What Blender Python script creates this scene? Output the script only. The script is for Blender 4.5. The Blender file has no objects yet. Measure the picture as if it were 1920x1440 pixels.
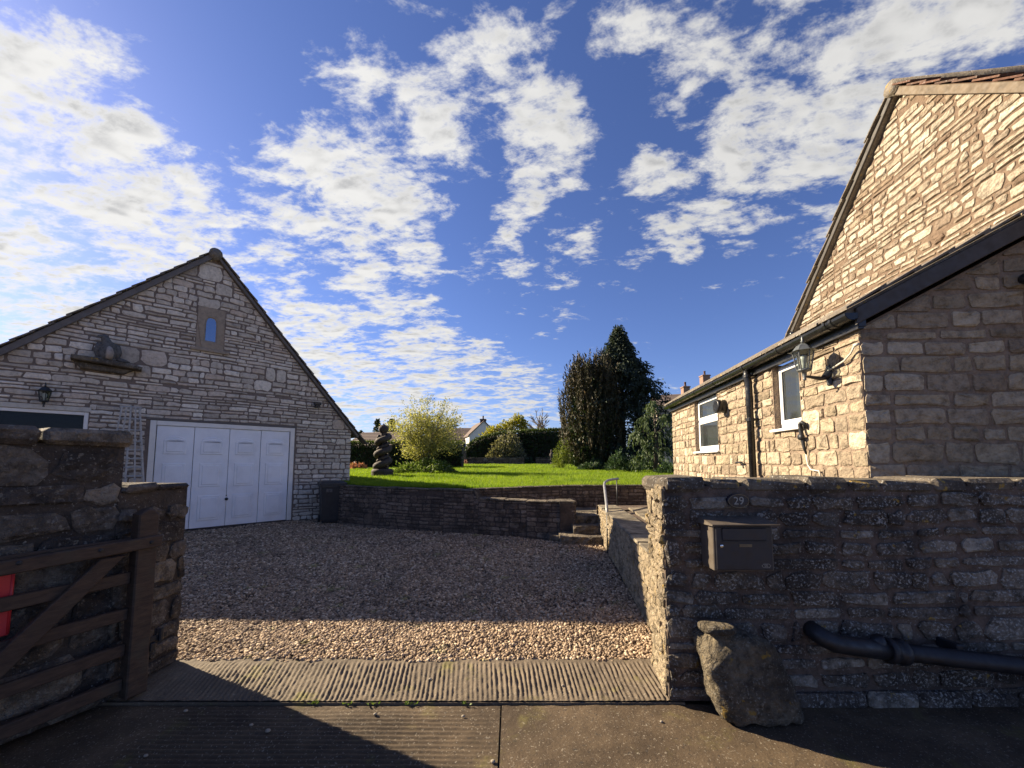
import bpy, bmesh, math, random
import numpy as np
from mathutils import Vector, Matrix
R = math.radians
rnd = random.Random(7)
npr = np.random.RandomState(11)
scene = bpy.context.scene
COL = scene.collection

# ------------------------------------------------------------------ camera
cam_d = bpy.data.cameras.new('camera')
cam = bpy.data.objects.new('camera', cam_d); COL.objects.link(cam)
CAM = np.array([0.0, 0.0, 1.55])
cam.location = CAM; cam.rotation_euler = (R(90 + 4.6), 0, 0)
cam_d.sensor_width = 36; cam_d.lens = 721 / 1920 * 36; cam_d.shift_y = 88 / 1920
cam_d.clip_start = 0.05; cam_d.clip_end = 4000
scene.camera = cam

# ------------------------------------------------------------------ sun and sky
SUN_AZ, SUN_EL = math.atan2(-0.9106, 0.4133), R(28.4)     # direction towards the sun, azimuth measured from +Y to +X
sun_d = bpy.data.lights.new('sun', 'SUN'); sun = bpy.data.objects.new('sun', sun_d); COL.objects.link(sun)
sun_d.energy = 4.7; sun_d.angle = R(0.53); sun_d.color = (1.0, 0.84, 0.60)
S = Vector((math.sin(SUN_AZ) * math.cos(SUN_EL), math.cos(SUN_AZ) * math.cos(SUN_EL), math.sin(SUN_EL)))
sun.rotation_euler = S.to_track_quat('Z', 'Y').to_euler(); sun.location = S * 60

scene.view_settings.view_transform = 'Standard'; scene.view_settings.look = 'None'
scene.view_settings.exposure = 1.62; scene.view_settings.gamma = 1.0

CLOUD_SPOTS = [(-52.7, 34.5, 6.5), (-48.7, 28.1, 6.3), (-50.2, 22.1, 7.5), (-52.2, 15.0, 4.9), (-39.0, 25.5, 5.6), (-31.1, 35.0, 4.6), (-22.6, 41.6, 5.5), (-12.9, 41.3, 5.9), (-18.9, 34.8, 6.9), (-24.4, 33.9, 4.7), (-29.0, 30.1, 3.5), (-5.2, 50.1, 4.0), (4.8, 46.3, 4.9), (5.9, 40.6, 4.5), (16.1, 49.5, 2.5), (24.4, 46.8, 4.2), (36.8, 40.4, 4.6), (46.6, 39.5, 6.2), (52.0, 35.5, 5.2), (43.8, 35.1, 4.9), (35.9, 34.5, 4.2), (29.8, 34.3, 4.0), (25.0, 31.5, 3.8), (20.2, 36.4, 2.6), (32.7, 29.7, 3.3), (39.1, 26.1, 3.0), (-2.5, 29.7, 4.2), (1.7, 35.9, 2.9), (9.4, 28.7, 3.8), (17.6, 27.3, 2.6), (25.5, 26.9, 1.7), (-25.6, 20.1, 6.4), (-30.9, 17.3, 3.8), (-18.0, 20.8, 5.5), (-13.8, 27.7, 2.7), (-25.6, 13.3, 5.5), (-18.7, 13.2, 5.5), (-10.9, 18.5, 3.0), (-21.4, 8.2, 6.6), (-12.6, 9.4, 6.2), (-5.0, 11.1, 6.5), (3.2, 9.3, 4.3), (-27.4, 8.9, 4.1), (-4.9, 16.5, 1.8), (6.5, 20.9, 2.5), (1.6, 13.9, 2.2)]
CLEAR_SPOTS = [(-38.7, 41.6, 5.8), (-43.3, 36.2, 2.6), (-31.0, 43.0, 4.3), (-23.0, 48.3, 4.2), (-37.1, 36.0, 1.9), (-6.7, 35.1, 3.9), (13.6, 20.2, 9.3), (32.2, 20.3, 7.6), (3.2, 17.7, 3.1), (-4.9, 23.5, 4.4), (16.5, 41.1, 2.2), (28.9, 41.4, 1.9), (15.5, 33.1, 1.9), (-35.6, 19.5, 1.7), (28.8, 11.5, 7.0)]

def N(nt, typ, **kw):
    n = nt.nodes.new(typ)
    for k, v in kw.items():
        if k.startswith('i_'):
            key = k[2:]
            key = int(key) if key.isdigit() else key.replace('_', ' ')
            n.inputs[key].default_value = v
        else: setattr(n, k, v)
    return n
def math_n(nt, op, a, b=None, c=None, clamp=False):
    n = nt.nodes.new('ShaderNodeMath'); n.operation = op; n.use_clamp = clamp
    for i, x in enumerate((a, b, c)):
        if x is None: continue
        if isinstance(x, (int, float)): n.inputs[i].default_value = x
        else: nt.links.new(x, n.inputs[i])
    return n.outputs[0]
def maprange(nt, x, a, b, c=0.0, d=1.0, smooth=True):
    n = nt.nodes.new('ShaderNodeMapRange'); n.interpolation_type = 'SMOOTHSTEP' if smooth else 'LINEAR'
    nt.links.new(x, n.inputs[0])
    for i, v in zip((1, 2, 3, 4), (a, b, c, d)): n.inputs[i].default_value = v
    return n.outputs[0]
def mixc(nt, f, a, b, typ='MIX'):
    n = nt.nodes.new('ShaderNodeMix'); n.data_type = 'RGBA'; n.blend_type = typ
    for s, x in ((n.inputs[0], f), (n.inputs[6], a), (n.inputs[7], b)):
        if isinstance(x, (int, float)): s.default_value = x
        elif isinstance(x, tuple): s.default_value = x if len(x) == 4 else (*x, 1)
        else: nt.links.new(x, s)
    return n.outputs[2]

world = bpy.data.worlds.new('World'); scene.world = world; world.use_nodes = True
OX, OY = 51.2, 33.8
def build_world():
    nt = world.node_tree; nt.nodes.clear(); L = nt.links
    out = N(nt, 'ShaderNodeOutputWorld'); bg = N(nt, 'ShaderNodeBackground')
    sky = N(nt, 'ShaderNodeTexSky', sky_type='NISHITA', sun_disc=False)
    sky.sun_elevation = SUN_EL; sky.sun_rotation = SUN_AZ
    sky.altitude = 100; sky.air_density = 1.0; sky.dust_density = 0.35; sky.ozone_density = 4.5
    tc = N(nt, 'ShaderNodeTexCoord')
    sep = N(nt, 'ShaderNodeSeparateXYZ'); L.new(tc.outputs['Generated'], sep.inputs[0])
    z = math_n(nt, 'ADD', math_n(nt, 'MAXIMUM', sep.outputs[2], 0.0), 0.15)
    cx = math_n(nt, 'DIVIDE', sep.outputs[0], z); cy = math_n(nt, 'DIVIDE', sep.outputs[1], z)
    cmb = N(nt, 'ShaderNodeCombineXYZ'); L.new(cx, cmb.inputs[0]); L.new(cy, cmb.inputs[1])
    def fbm(scale, off, detail=9, rough=0.58, dist=0.25):
        mp = N(nt, 'ShaderNodeMapping'); L.new(cmb.outputs[0], mp.inputs[0])
        mp.inputs[1].default_value = off; mp.inputs[2].default_value = (0, 0, R(35)); mp.inputs[3].default_value = (scale * .8, scale * 1.25, 1)
        n = N(nt, 'ShaderNodeTexNoise'); n.inputs['Scale'].default_value = 1.0
        n.inputs['Detail'].default_value = detail; n.inputs['Roughness'].default_value = rough; n.inputs['Distortion'].default_value = dist
        L.new(mp.outputs[0], n.inputs[0]); return n.outputs[0]
    big = fbm(6.4, (OX, OY, 0), 6, .64, .25); fine = fbm(19.0, (7.7, 2.2, 0), 4, 0.66, 0.0)
    soft = fbm(6.4, (OX, OY, 0), 2, .55, 0.0); toward = fbm(6.4, (OX - .16, OY + .11, 0), 2, .55, 0.0)
    acc = None
    def spot(az, el, r, w, acc):
        d = (math.sin(R(az)) * math.cos(R(el)), math.cos(R(az)) * math.cos(R(el)), math.sin(R(el)))
        dn = N(nt, 'ShaderNodeVectorMath', operation='DOT_PRODUCT'); L.new(tc.outputs['Generated'], dn.inputs[0]); dn.inputs[1].default_value = d
        v = maprange(nt, dn.outputs['Value'], math.cos(R(r * 1.55)), math.cos(R(r * .25)), 0, w)
        return v if acc is None else math_n(nt, 'ADD', acc, v)
    for a, e, r in CLOUD_SPOTS: acc = spot(a, e, r, .64 if e > 24 else .48, acc)
    acc = math_n(nt, 'MINIMUM', acc, 0.86)
    for a, e, r in CLEAR_SPOTS: acc = spot(a, e, r, -.36, acc)
    n1 = math_n(nt, 'MULTIPLY', math_n(nt, 'SUBTRACT', big, 0.5), 4.6)
    n2 = math_n(nt, 'MULTIPLY', math_n(nt, 'SUBTRACT', fine, 0.5), 2.0)
    dens = math_n(nt, 'ADD', math_n(nt, 'ADD', n1, n2), acc)
    alpha = maprange(nt, dens, 0.18, 1.22)
    # cloud body: lit rims towards the sun, grey in the thick of it
    thick = maprange(nt, dens, 0.6, 1.9)
    side = maprange(nt, math_n(nt, 'SUBTRACT', toward, soft), -0.09, 0.07, 0, 1)
    lum = math_n(nt, 'SUBTRACT', 1.0, math_n(nt, 'MULTIPLY', thick, math_n(nt, 'ADD', 0.06, math_n(nt, 'MULTIPLY', side, 0.52))))
    sd = N(nt, 'ShaderNodeVectorMath', operation='DOT_PRODUCT'); L.new(tc.outputs['Generated'], sd.inputs[0]); sd.inputs[1].default_value = tuple(S)
    near = maprange(nt, sd.outputs['Value'], 0.2, 1.0, 0.9, 1.08)
    ccol = mixc(nt, lum, (1.6, 1.65, 1.8), (4.9, 4.85, 4.75))
    cm = N(nt, 'ShaderNodeVectorMath', operation='SCALE'); L.new(ccol, cm.inputs[0]); L.new(near, cm.inputs['Scale'])
    hz = maprange(nt, sep.outputs[2], 0.0, 0.22, 1.0, 0.0)
    skyc = mixc(nt, 1.0, sky.outputs[0], (0.68, 0.66, 0.87), "MULTIPLY")
    col = mixc(nt, alpha, skyc, cm.outputs[0])
    L.new(col, bg.inputs[0]); bg.inputs[1].default_value = 0.057
    L.new(bg.outputs[0], out.inputs[0])
build_world()
world.cycles.sampling_method = 'MANUAL'; world.cycles.sample_map_resolution = 512
scene.cycles.max_bounces = 6; scene.cycles.diffuse_bounces = 3; scene.cycles.transparent_max_bounces = 8
scene.cycles.use_denoising = True

# ------------------------------------------------------------------ materials
def new_mat(name):
    m = bpy.data.materials.new(name); m.use_nodes = True
    nt = m.node_tree; b = nt.nodes['Principled BSDF']; return m, nt, b
def noise(nt, vec, scale, detail=6, rough=.6, dist=0.0):
    n = N(nt, 'ShaderNodeTexNoise'); n.inputs['Scale'].default_value = scale; n.inputs['Detail'].default_value = detail
    n.inputs['Roughness'].default_value = rough; n.inputs['Distortion'].default_value = dist
    if vec is not None: nt.links.new(vec, n.inputs[0])
    return n.outputs[0]
def ramp(nt, fac, cols, pos=None):
    n = N(nt, 'ShaderNodeValToRGB'); cr = n.color_ramp
    k = len(cols)
    pos = pos or [i / (k - 1) for i in range(k)]
    while len(cr.elements) < k: cr.elements.new(0.5)
    for e, p, c in zip(cr.elements, pos, cols): e.position = p; e.color = (*c, 1)
    nt.links.new(fac, n.inputs[0]); return n.outputs[0]
def bump(nt, b, height, strength, dist):
    n = N(nt, 'ShaderNodeBump'); n.inputs['Strength'].default_value = strength; n.inputs['Distance'].default_value = dist
    nt.links.new(height, n.inputs['Height']); nt.links.new(n.outputs[0], b.inputs['Normal'])
def obj_co(nt):
    return N(nt, 'ShaderNodeTexCoord').outputs['Object']
def tint_of(nt):
    return N(nt, 'ShaderNodeAttribute', attribute_name='tint').outputs['Fac']

def stone_mat(name, cols, lichen=0.0, lichen_col=(.42, .41, .38), stain=0.0, stain_col=(.03, .026, .024), yellow=0.0, rough_scale=1.0, bump_s=.6, bump_d=.012, mottled=.35):
    m, nt, b = new_mat(name); co = obj_co(nt)
    c = ramp(nt, tint_of(nt), cols)
    n1 = noise(nt, co, 14 * rough_scale, 6, .7)
    c = mixc(nt, 1.0, c, ramp(nt, n1, [(1 - mottled * 1.5,) * 3, (1, 1, 1), (1 + mottled,) * 3], [.25, .5, .78]), 'MULTIPLY')
    if stain:
        f = maprange(nt, noise(nt, co, 3.1, 5, .7), .52 - .25 * stain, .62, 0, min(1, .45 + stain * .5))
        c = mixc(nt, f, c, stain_col)
    if lichen:
        f = maprange(nt, noise(nt, co, 62 * rough_scale, 4, .65), .66 - .18 * lichen, .72 - .12 * lichen, 0, .75)
        f2 = maprange(nt, noise(nt, co, 4.3, 4, .6), .35, .6, .25, 1)
        c = mixc(nt, math_n(nt, 'MULTIPLY', f, f2), c, lichen_col)
    if yellow:
        f = maprange(nt, noise(nt, co, 11, 5, .55), .70 - .2 * yellow, .76 - .2 * yellow, 0, .8)
        c = mixc(nt, f, c, (.36, .23, .045))
    nt.links.new(c, b.inputs['Base Color']); b.inputs['Roughness'].default_value = .93
    b.inputs['Specular IOR Level'].default_value = .25
    h = math_n(nt, 'ADD', math_n(nt, 'MULTIPLY', noise(nt, co, 24 * rough_scale, 5, .68), 1.0), math_n(nt, 'MULTIPLY', noise(nt, co, 8 * rough_scale, 2, .6, .5), 1.3))
    bump(nt, b, h, bump_s, bump_d)
    return m

M = {}
M['garage_stone'] = stone_mat('garage_stone', [(.34, .29, .235), (.60, .53, .44), (.44, .38, .31), (.70, .63, .53), (.48, .39, .31)], bump_s=.6, bump_d=.02, mottled=.28)
M['garage_mortar'] = stone_mat('garage_mortar', [(.17, .135, .112), (.19, .15, .125)], bump_s=.4, bump_d=.01, mottled=.2)
M['ext_stone'] = stone_mat('extension_stone', [(.21, .165, .115), (.40, .325, .225), (.29, .235, .165), (.54, .46, .34), (.25, .195, .14), (.44, .36, .255)], bump_s=1.0, bump_d=.04, mottled=.42)
M['ext_mortar'] = stone_mat('extension_mortar', [(.24, .18, .13), (.265, .20, .148)], bump_s=1.0, bump_d=.03, mottled=.32)
M['gable_stone'] = stone_mat('gable_stone', [(.16, .11, .075), (.42, .365, .285), (.50, .445, .355), (.24, .18, .125), (.45, .395, .31), (.30, .24, .175)], bump_s=1.0, bump_d=.04, mottled=.45)
M['gable_mortar'] = stone_mat('gable_mortar', [(.15, .105, .072), (.17, .12, .085)], bump_s=.8, bump_d=.03, mottled=.3)
M['wall_stone'] = stone_mat('boundary_stone', [(.085, .066, .05), (.26, .212, .158), (.14, .112, .086), (.42, .365, .29), (.11, .088, .072), (.31, .26, .2)], lichen=.8, lichen_col=(.5, .48, .44), stain=.66, yellow=.18, bump_s=1.0, bump_d=.05, mottled=.6)
M['wall_mortar'] = stone_mat('boundary_mortar', [(.125, .09, .07), (.145, .105, .082)], lichen=.35, stain=.4, bump_s=.9, bump_d=.025, mottled=.35)
M['end_stone'] = stone_mat('pier_end_stone', [(.30, .235, .15), (.40, .32, .215), (.34, .27, .18)], lichen=.5, lichen_col=(.5, .45, .36), stain=.12, yellow=.45, bump_s=1.0, bump_d=.075, mottled=.5)
M['cop_stone'] = stone_mat('coping_stone', [(.10, .085, .065), (.14, .115, .085), (.12, .1, .075)], lichen=.5, stain=.55, yellow=.3, bump_s=.9, bump_d=.02, mottled=.4)
M['left_stone'] = stone_mat('gate_wall_stone', [(.06, .052, .048), (.19, .158, .125), (.10, .086, .077), (.27, .23, .18), (.08, .07, .065)], lichen=.62, lichen_col=(.28, .255, .21), stain=.45, rough_scale=.6, bump_s=1.0, bump_d=.08, mottled=.6)
M['left_mortar'] = stone_mat('gate_wall_mortar', [(.075, .062, .052), (.09, .074, .062)], lichen=.3, stain=.4, bump_s=.9, bump_d=.04, mottled=.35)
M['ret_stone'] = stone_mat('retaining_stone', [(.10, .072, .055), (.20, .15, .112), (.14, .103, .08), (.25, .195, .15)], lichen=.3, stain=.4, bump_s=.9, bump_d=.04, mottled=.4)
M['ret_mortar'] = stone_mat('retaining_mortar', [(.075, .057, .047), (.09, .068, .055)], stain=.4, bump_s=.7, bump_d=.02, mottled=.3)
M['step_stone'] = stone_mat('step_stone', [(.12, .10, .075), (.19, .155, .115), (.15, .12, .09)], lichen=.3, stain=.5, bump_s=1.0, bump_d=.05, mottled=.45)
M['boulder'] = stone_mat('boulder', [(.19, .155, .105), (.22, .18, .125)], lichen=.6, lichen_col=(.34, .32, .27), stain=.6, stain_col=(.04, .034, .028), yellow=.36, bump_s=1.0, bump_d=.09, mottled=.65)
M['dress_stone'] = stone_mat('dressed_stone', [(.28, .225, .17), (.31, .25, .19)], bump_s=.4, bump_d=.006, mottled=.22)
M['paving'] = stone_mat('paving_stone', [(.17, .145, .105), (.23, .195, .14), (.2, .165, .115)], lichen=.2, stain=.4, yellow=.2, bump_s=.6, bump_d=.008, mottled=.32)
M['tile_grey'] = stone_mat('grey_roof_tile', [(.12, .1, .08), (.17, .145, .115), (.14, .12, .095)], lichen=.6, yellow=.35, bump_s=.8, bump_d=.01, mottled=.35)
M['tile_red'] = stone_mat('red_roof_tile', [(.10, .05, .035), (.13, .07, .048), (.085, .055, .042)], lichen=.35, bump_s=.7, bump_d=.01, mottled=.35)
M['tile_far'] = stone_mat('brown_roof_tile', [(.14, .105, .09), (.17, .13, .11)], bump_s=.5, bump_d=.02, mottled=.25)

def plain(name, col, rough=.5, metal=0.0, spec=.5, var=.12, scale=14, bs=.0, bd=.003):
    m, nt, b = new_mat(name); co = obj_co(nt)
    n1 = noise(nt, co, scale, 7, .65)
    c = mixc(nt, 1.0, (*col, 1), ramp(nt, n1, [(1 - var * 2,) * 3, (1, 1, 1), (1 + var,) * 3], [.25, .5, .78]), 'MULTIPLY')
    nt.links.new(c, b.inputs['Base Color'])
    nt.links.new(maprange(nt, noise(nt, co, scale * 2.3, 5), .3, .7, max(.02, rough - .12), min(1, rough + .12)), b.inputs['Roughness'])
    b.inputs['Metallic'].default_value = metal; b.inputs['Specular IOR Level'].default_value = spec
    if bs: bump(nt, b, noise(nt, co, scale * 3, 7, .65), bs, bd)
    return m
M['white_door'] = plain('white_painted_steel', (.78, .79, .81), .42, var=.07, scale=2.4)
M['white_frame'] = plain('white_frame', (.72, .69, .64), .4, var=.06, scale=6)
M['cream_frame'] = plain('cream_timber', (.50, .46, .39), .6, var=.14, scale=9)
M['upvc'] = plain('white_plastic', (.80, .80, .78), .3, var=.03, scale=5)
M['black_plastic'] = plain('black_plastic', (.013, .013, .014), .38, var=.25, scale=8)
M['gutter'] = plain('black_gutter', (.011, .011, .012), .3, var=.3, scale=6)
M['iron'] = plain('black_iron', (.012, .013, .016), .5, var=.4, scale=12, bs=.5, bd=.004)
M['bin'] = plain('bin_plastic', (.018, .02, .024), .5, var=.2, scale=7)
M['box_black'] = plain('letterbox_paint', (.022, .021, .026), .42, var=.15, scale=10)
M['box_side'] = plain('letterbox_hood', (.095, .078, .062), .4, spec=.6, var=.2, scale=8)
M['metal'] = plain('galvanised_metal', (.22, .22, .22), .5, metal=.3, var=.2, scale=11)
M['chrome'] = plain('bright_metal', (.7, .7, .7), .22, metal=1.0, var=.1)
M['brass'] = plain('dull_brass', (.15, .115, .07), .45, metal=.4, var=.2)
M['plaque'] = plain('dark_blue_enamel', (.009, .01, .02), .28, var=.1)
M['ivory'] = plain('pale_lettering', (.30, .28, .24), .5, var=.1)
M['tan_board'] = plain('tan_board', (.13, .098, .066), .8, var=.25, scale=9)
M['barge'] = plain('grey_barge_board', (.115, .10, .09), .65, var=.18, scale=7)
M['barge_dark'] = plain('dark_barge_board', (.04, .033, .028), .6, var=.22, scale=7)
M['verdigris'] = plain('weathered_lantern_metal', (.14, .15, .15), .45, metal=.5, var=.3, scale=22)
M['dark_metal'] = plain('dark_lantern_metal', (.02, .024, .03), .45, var=.25, scale=15)
M['bulb'] = plain('frosted_bulb', (.62, .62, .55), .3, var=.03)
M['red'] = plain('red_plastic', (.56, .03, .035), .45, var=.08, scale=4)
M['trellis'] = plain('grey_trellis_timber', (.36, .345, .32), .8, var=.2, scale=14)
M['soil'] = plain('bare_soil', (.09, .06, .04), .95, var=.4, scale=18, bs=.8, bd=.02)
M['curtain'] = plain('net_curtain', (.42, .42, .40), .9, var=.12, scale=6)
M['dark_room'] = plain('dark_interior', (.02, .022, .025), .9, var=.2)  # near-black colour stands in for the shade of unlit rooms
M['render_white'] = plain('white_render', (.66, .64, .60), .9, var=.06, scale=1.0)
M['render_tan'] = plain('tan_render', (.36, .30, .24), .9, var=.1, scale=1.0)
M['brick_far'] = plain('chimney_brick', (.24, .15, .11), .9, var=.2, scale=4)
M['statue'] = plain('dark_carved_stone', (.06, .045, .038), .8, var=.35, scale=9, bs=.8, bd=.02)
M['bird'] = plain('weathered_bird_stone', (.10, .095, .09), .85, var=.35, scale=14, bs=.7, bd=.012)
M['bird_pale'] = plain('pale_bird_stone', (.3, .26, .225), .85, var=.25, scale=14, bs=.6, bd=.01)
M['cable'] = plain('white_cable', (.55, .50, .42), .6, var=.1)
M['pebble'] = plain('pale_pebble', (.26, .22, .17), .8, var=.2, scale=30)

def wood_mat():
    m, nt, b = new_mat('dark_gate_timber'); co = obj_co(nt)
    w = N(nt, 'ShaderNodeMapping'); nt.links.new(co, w.inputs[0]); w.inputs[3].default_value = (3, 3, 14)
    n1 = noise(nt, w.outputs[0], 3.5, 8, .65, .8)
    c = ramp(nt, n1, [(.022, .013, .009), (.05, .03, .019), (.082, .05, .032)], [.3, .52, .75])
    g = maprange(nt, noise(nt, co, 5, 6), .5, .72, 0, .45)
    c = mixc(nt, g, c, (.05, .048, .034))
    nt.links.new(c, b.inputs['Base Color']); b.inputs['Roughness'].default_value = .72
    bump(nt, b, n1, .6, .006); return m
M['wood'] = wood_mat()

def glass_mat(name, col=(.05, .06, .065), a=.35, spec=1.0):
    m, nt, b = new_mat(name)
    b.inputs['Base Color'].default_value = (*col, 1); b.inputs['Roughness'].default_value = .03
    b.inputs['Specular IOR Level'].default_value = spec; b.inputs['IOR'].default_value = 1.6 if spec > .5 else 1.3
    tr = N(nt, 'ShaderNodeBsdfTransparent'); tr.inputs[0].default_value = (.75, .8, .8, 1)
    mx = N(nt, 'ShaderNodeMixShader'); mx.inputs[0].default_value = 1 - a
    nt.links.new(tr.outputs[0], mx.inputs[1]); nt.links.new(b.outputs[0], mx.inputs[2])
    nt.links.new(mx.outputs[0], nt.nodes['Material Output'].inputs[0]); return m
M['glass'] = glass_mat('window_glass', (.045, .05, .052), .5)
M['dark_glass'] = glass_mat('dark_window_glass', (.010, .014, .022), .15, .35)
M['lantern_glass'] = glass_mat('lantern_glass', (.1, .1, .09), .85)
def sky_glass():
    m, nt, b = new_mat('lancet_glass'); b.inputs['Base Color'].default_value = (.02, .03, .05, 1); b.inputs['Roughness'].default_value = .08
    b.inputs['Specular IOR Level'].default_value = 1.0; b.inputs['Metallic'].default_value = .75; b.inputs['Base Color'].default_value = (.17, .21, .28, 1); return m  # metallic blue base puts the sky's reflection into the pane colour
M['lancet'] = sky_glass()

def leaf_mat(name, cols, trans=.35, rough=.55):
    m, nt, b = new_mat(name)
    c = ramp(nt, tint_of(nt), cols)
    nt.links.new(c, b.inputs['Base Color']); b.inputs['Roughness'].default_value = rough; b.inputs['Specular IOR Level'].default_value = .25
    t = N(nt, 'ShaderNodeBsdfTranslucent')
    tcol = mixc(nt, 1.0, c, (1.25, 1.25, .6), 'MULTIPLY'); nt.links.new(tcol, t.inputs[0])
    mx = N(nt, 'ShaderNodeMixShader'); mx.inputs[0].default_value = trans
    nt.links.new(b.outputs[0], mx.inputs[1]); nt.links.new(t.outputs[0], mx.inputs[2])
    nt.links.new(mx.outputs[0], nt.nodes['Material Output'].inputs[0]); return m
M['grass'] = leaf_mat('grass_blades', [(.09, .165, .012), (.16, .25, .022), (.23, .31, .035), (.12, .20, .015)], .5)
M['yew'] = leaf_mat('yew_needles', [(.018, .024, .014), (.034, .036, .018), (.066, .048, .022), (.022, .028, .016), (.11, .074, .034)], .12)
M['cypress'] = leaf_mat('cypress_sprays', [(.018, .028, .022), (.035, .05, .036), (.048, .064, .042), (.026, .038, .03)], .12, .85)
M['cedar'] = leaf_mat('cedar_sprays', [(.05, .08, .035), (.09, .125, .055), (.07, .10, .045)], .25)
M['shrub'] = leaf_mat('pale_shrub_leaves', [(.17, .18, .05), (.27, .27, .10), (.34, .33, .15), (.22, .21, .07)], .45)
M['under'] = leaf_mat('underplanting_leaves', [(.06, .11, .02), (.11, .17, .035), (.17, .22, .06)], .35)
M['hedge'] = leaf_mat('hedge_leaves', [(.018, .032, .014), (.035, .058, .022), (.05, .075, .028), (.028, .045, .018)], .2)
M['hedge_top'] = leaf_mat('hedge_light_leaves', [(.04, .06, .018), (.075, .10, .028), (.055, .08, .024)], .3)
M['gold'] = leaf_mat('golden_leaves', [(.20, .20, .02), (.32, .29, .03), (.26, .25, .025)], .4)
M['goldball'] = leaf_mat('golden_bush_leaves', [(.11, .15, .03), (.17, .21, .04), (.14, .18, .035)], .35)
M['varieg'] = leaf_mat('variegated_leaves', [(.06, .07, .035), (.2, .19, .12), (.27, .25, .17), (.1, .11, .055)], .3)
M['base_leaf'] = leaf_mat('dark_border_leaves', [(.022, .045, .025), (.045, .08, .04), (.06, .1, .05)], .25)
M['pink'] = leaf_mat('pink_petals', [(.35, .12, .11), (.45, .2, .17), (.2, .14, .06)], .3)
M['flower'] = leaf_mat('pale_petals', [(.3, .34, .24), (.42, .44, .34), (.12, .2, .06)], .3)
M['bark'] = plain('grey_bark', (.14, .115, .085), .9, var=.3, scale=12, bs=.8, bd=.01)
M['dark_bark'] = plain('dark_bark', (.05, .038, .03), .9, var=.3, scale=12, bs=.8, bd=.01)

# ------------------------------------------------------------------ object helpers
def label(o, lab=None, cat=None, group=None, kind=None):
    if lab: o['label'] = lab
    if cat: o['category'] = cat
    if group: o['group'] = group
    if kind: o['kind'] = kind
    return o
def empty(name, loc, lab=None, cat=None, group=None):
    o = bpy.data.objects.new(name, None); COL.objects.link(o); o.location = loc; o.empty_display_size = .2
    label(o, lab, cat, group); return o
def origin_of(p):
    o = np.zeros(3)
    while p is not None: o += np.array(p.location); p = p.parent
    return o
def np_obj(name, V, F, mat, parent=None, tint=None, smooth=False, fix=False):
    """V (n,3) world coordinates; F list of index tuples or an (m,k) array. One mesh object."""
    V = np.asarray(V, dtype=np.float64).reshape(-1, 3) - origin_of(parent)
    me = bpy.data.meshes.new(name)
    if isinstance(F, np.ndarray):
        m, k = F.shape
        me.vertices.add(len(V)); me.vertices.foreach_set('co', V.ravel())
        me.loops.add(m * k); me.loops.foreach_set('vertex_index', F.ravel().astype(np.int32))
        me.polygons.add(m); me.polygons.foreach_set('loop_start', np.arange(0, m * k, k, dtype=np.int32))
        me.update(calc_edges=True)
    else:
        me.from_pydata([tuple(v) for v in V], [], F); me.update()
    if fix:
        bm = bmesh.new(); bm.from_mesh(me); bmesh.ops.recalc_face_normals(bm, faces=bm.faces[:]); bm.to_mesh(me); bm.free()
    if tint is not None:
        a = me.attributes.new('tint', 'FLOAT', 'FACE'); a.data.foreach_set('value', np.asarray(tint, dtype=np.float32))
    if smooth: me.polygons.foreach_set('use_smooth', [True] * len(me.polygons))
    me.materials.append(mat)
    o = bpy.data.objects.new(name, me); COL.objects.link(o)
    if parent is not None: o.parent = parent
    return o

class Fr:
    """a standing frame: u along, z up, n outwards"""
    def __init__(s, O, u, n=None):
        s.O = np.array([O[0], O[1], O[2] if len(O) > 2 else 0.0], float)
        u = np.array([u[0], u[1], 0.0]); s.u = u / np.linalg.norm(u)
        if n is None: n = (s.u[1], -s.u[0])
        s.n = np.array([n[0], n[1], 0.0]); s.n /= np.linalg.norm(s.n); s.z = np.array([0, 0, 1.0])
    def p(s, a, b, c=0.0): return s.O + a * s.u + b * s.z + c * s.n
    def ps(s, arr): return np.array([s.p(*q) for q in arr])
WORLD = Fr((0, 0, 0), (1, 0), (0, 1))
def wfr(): return WORLD

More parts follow.
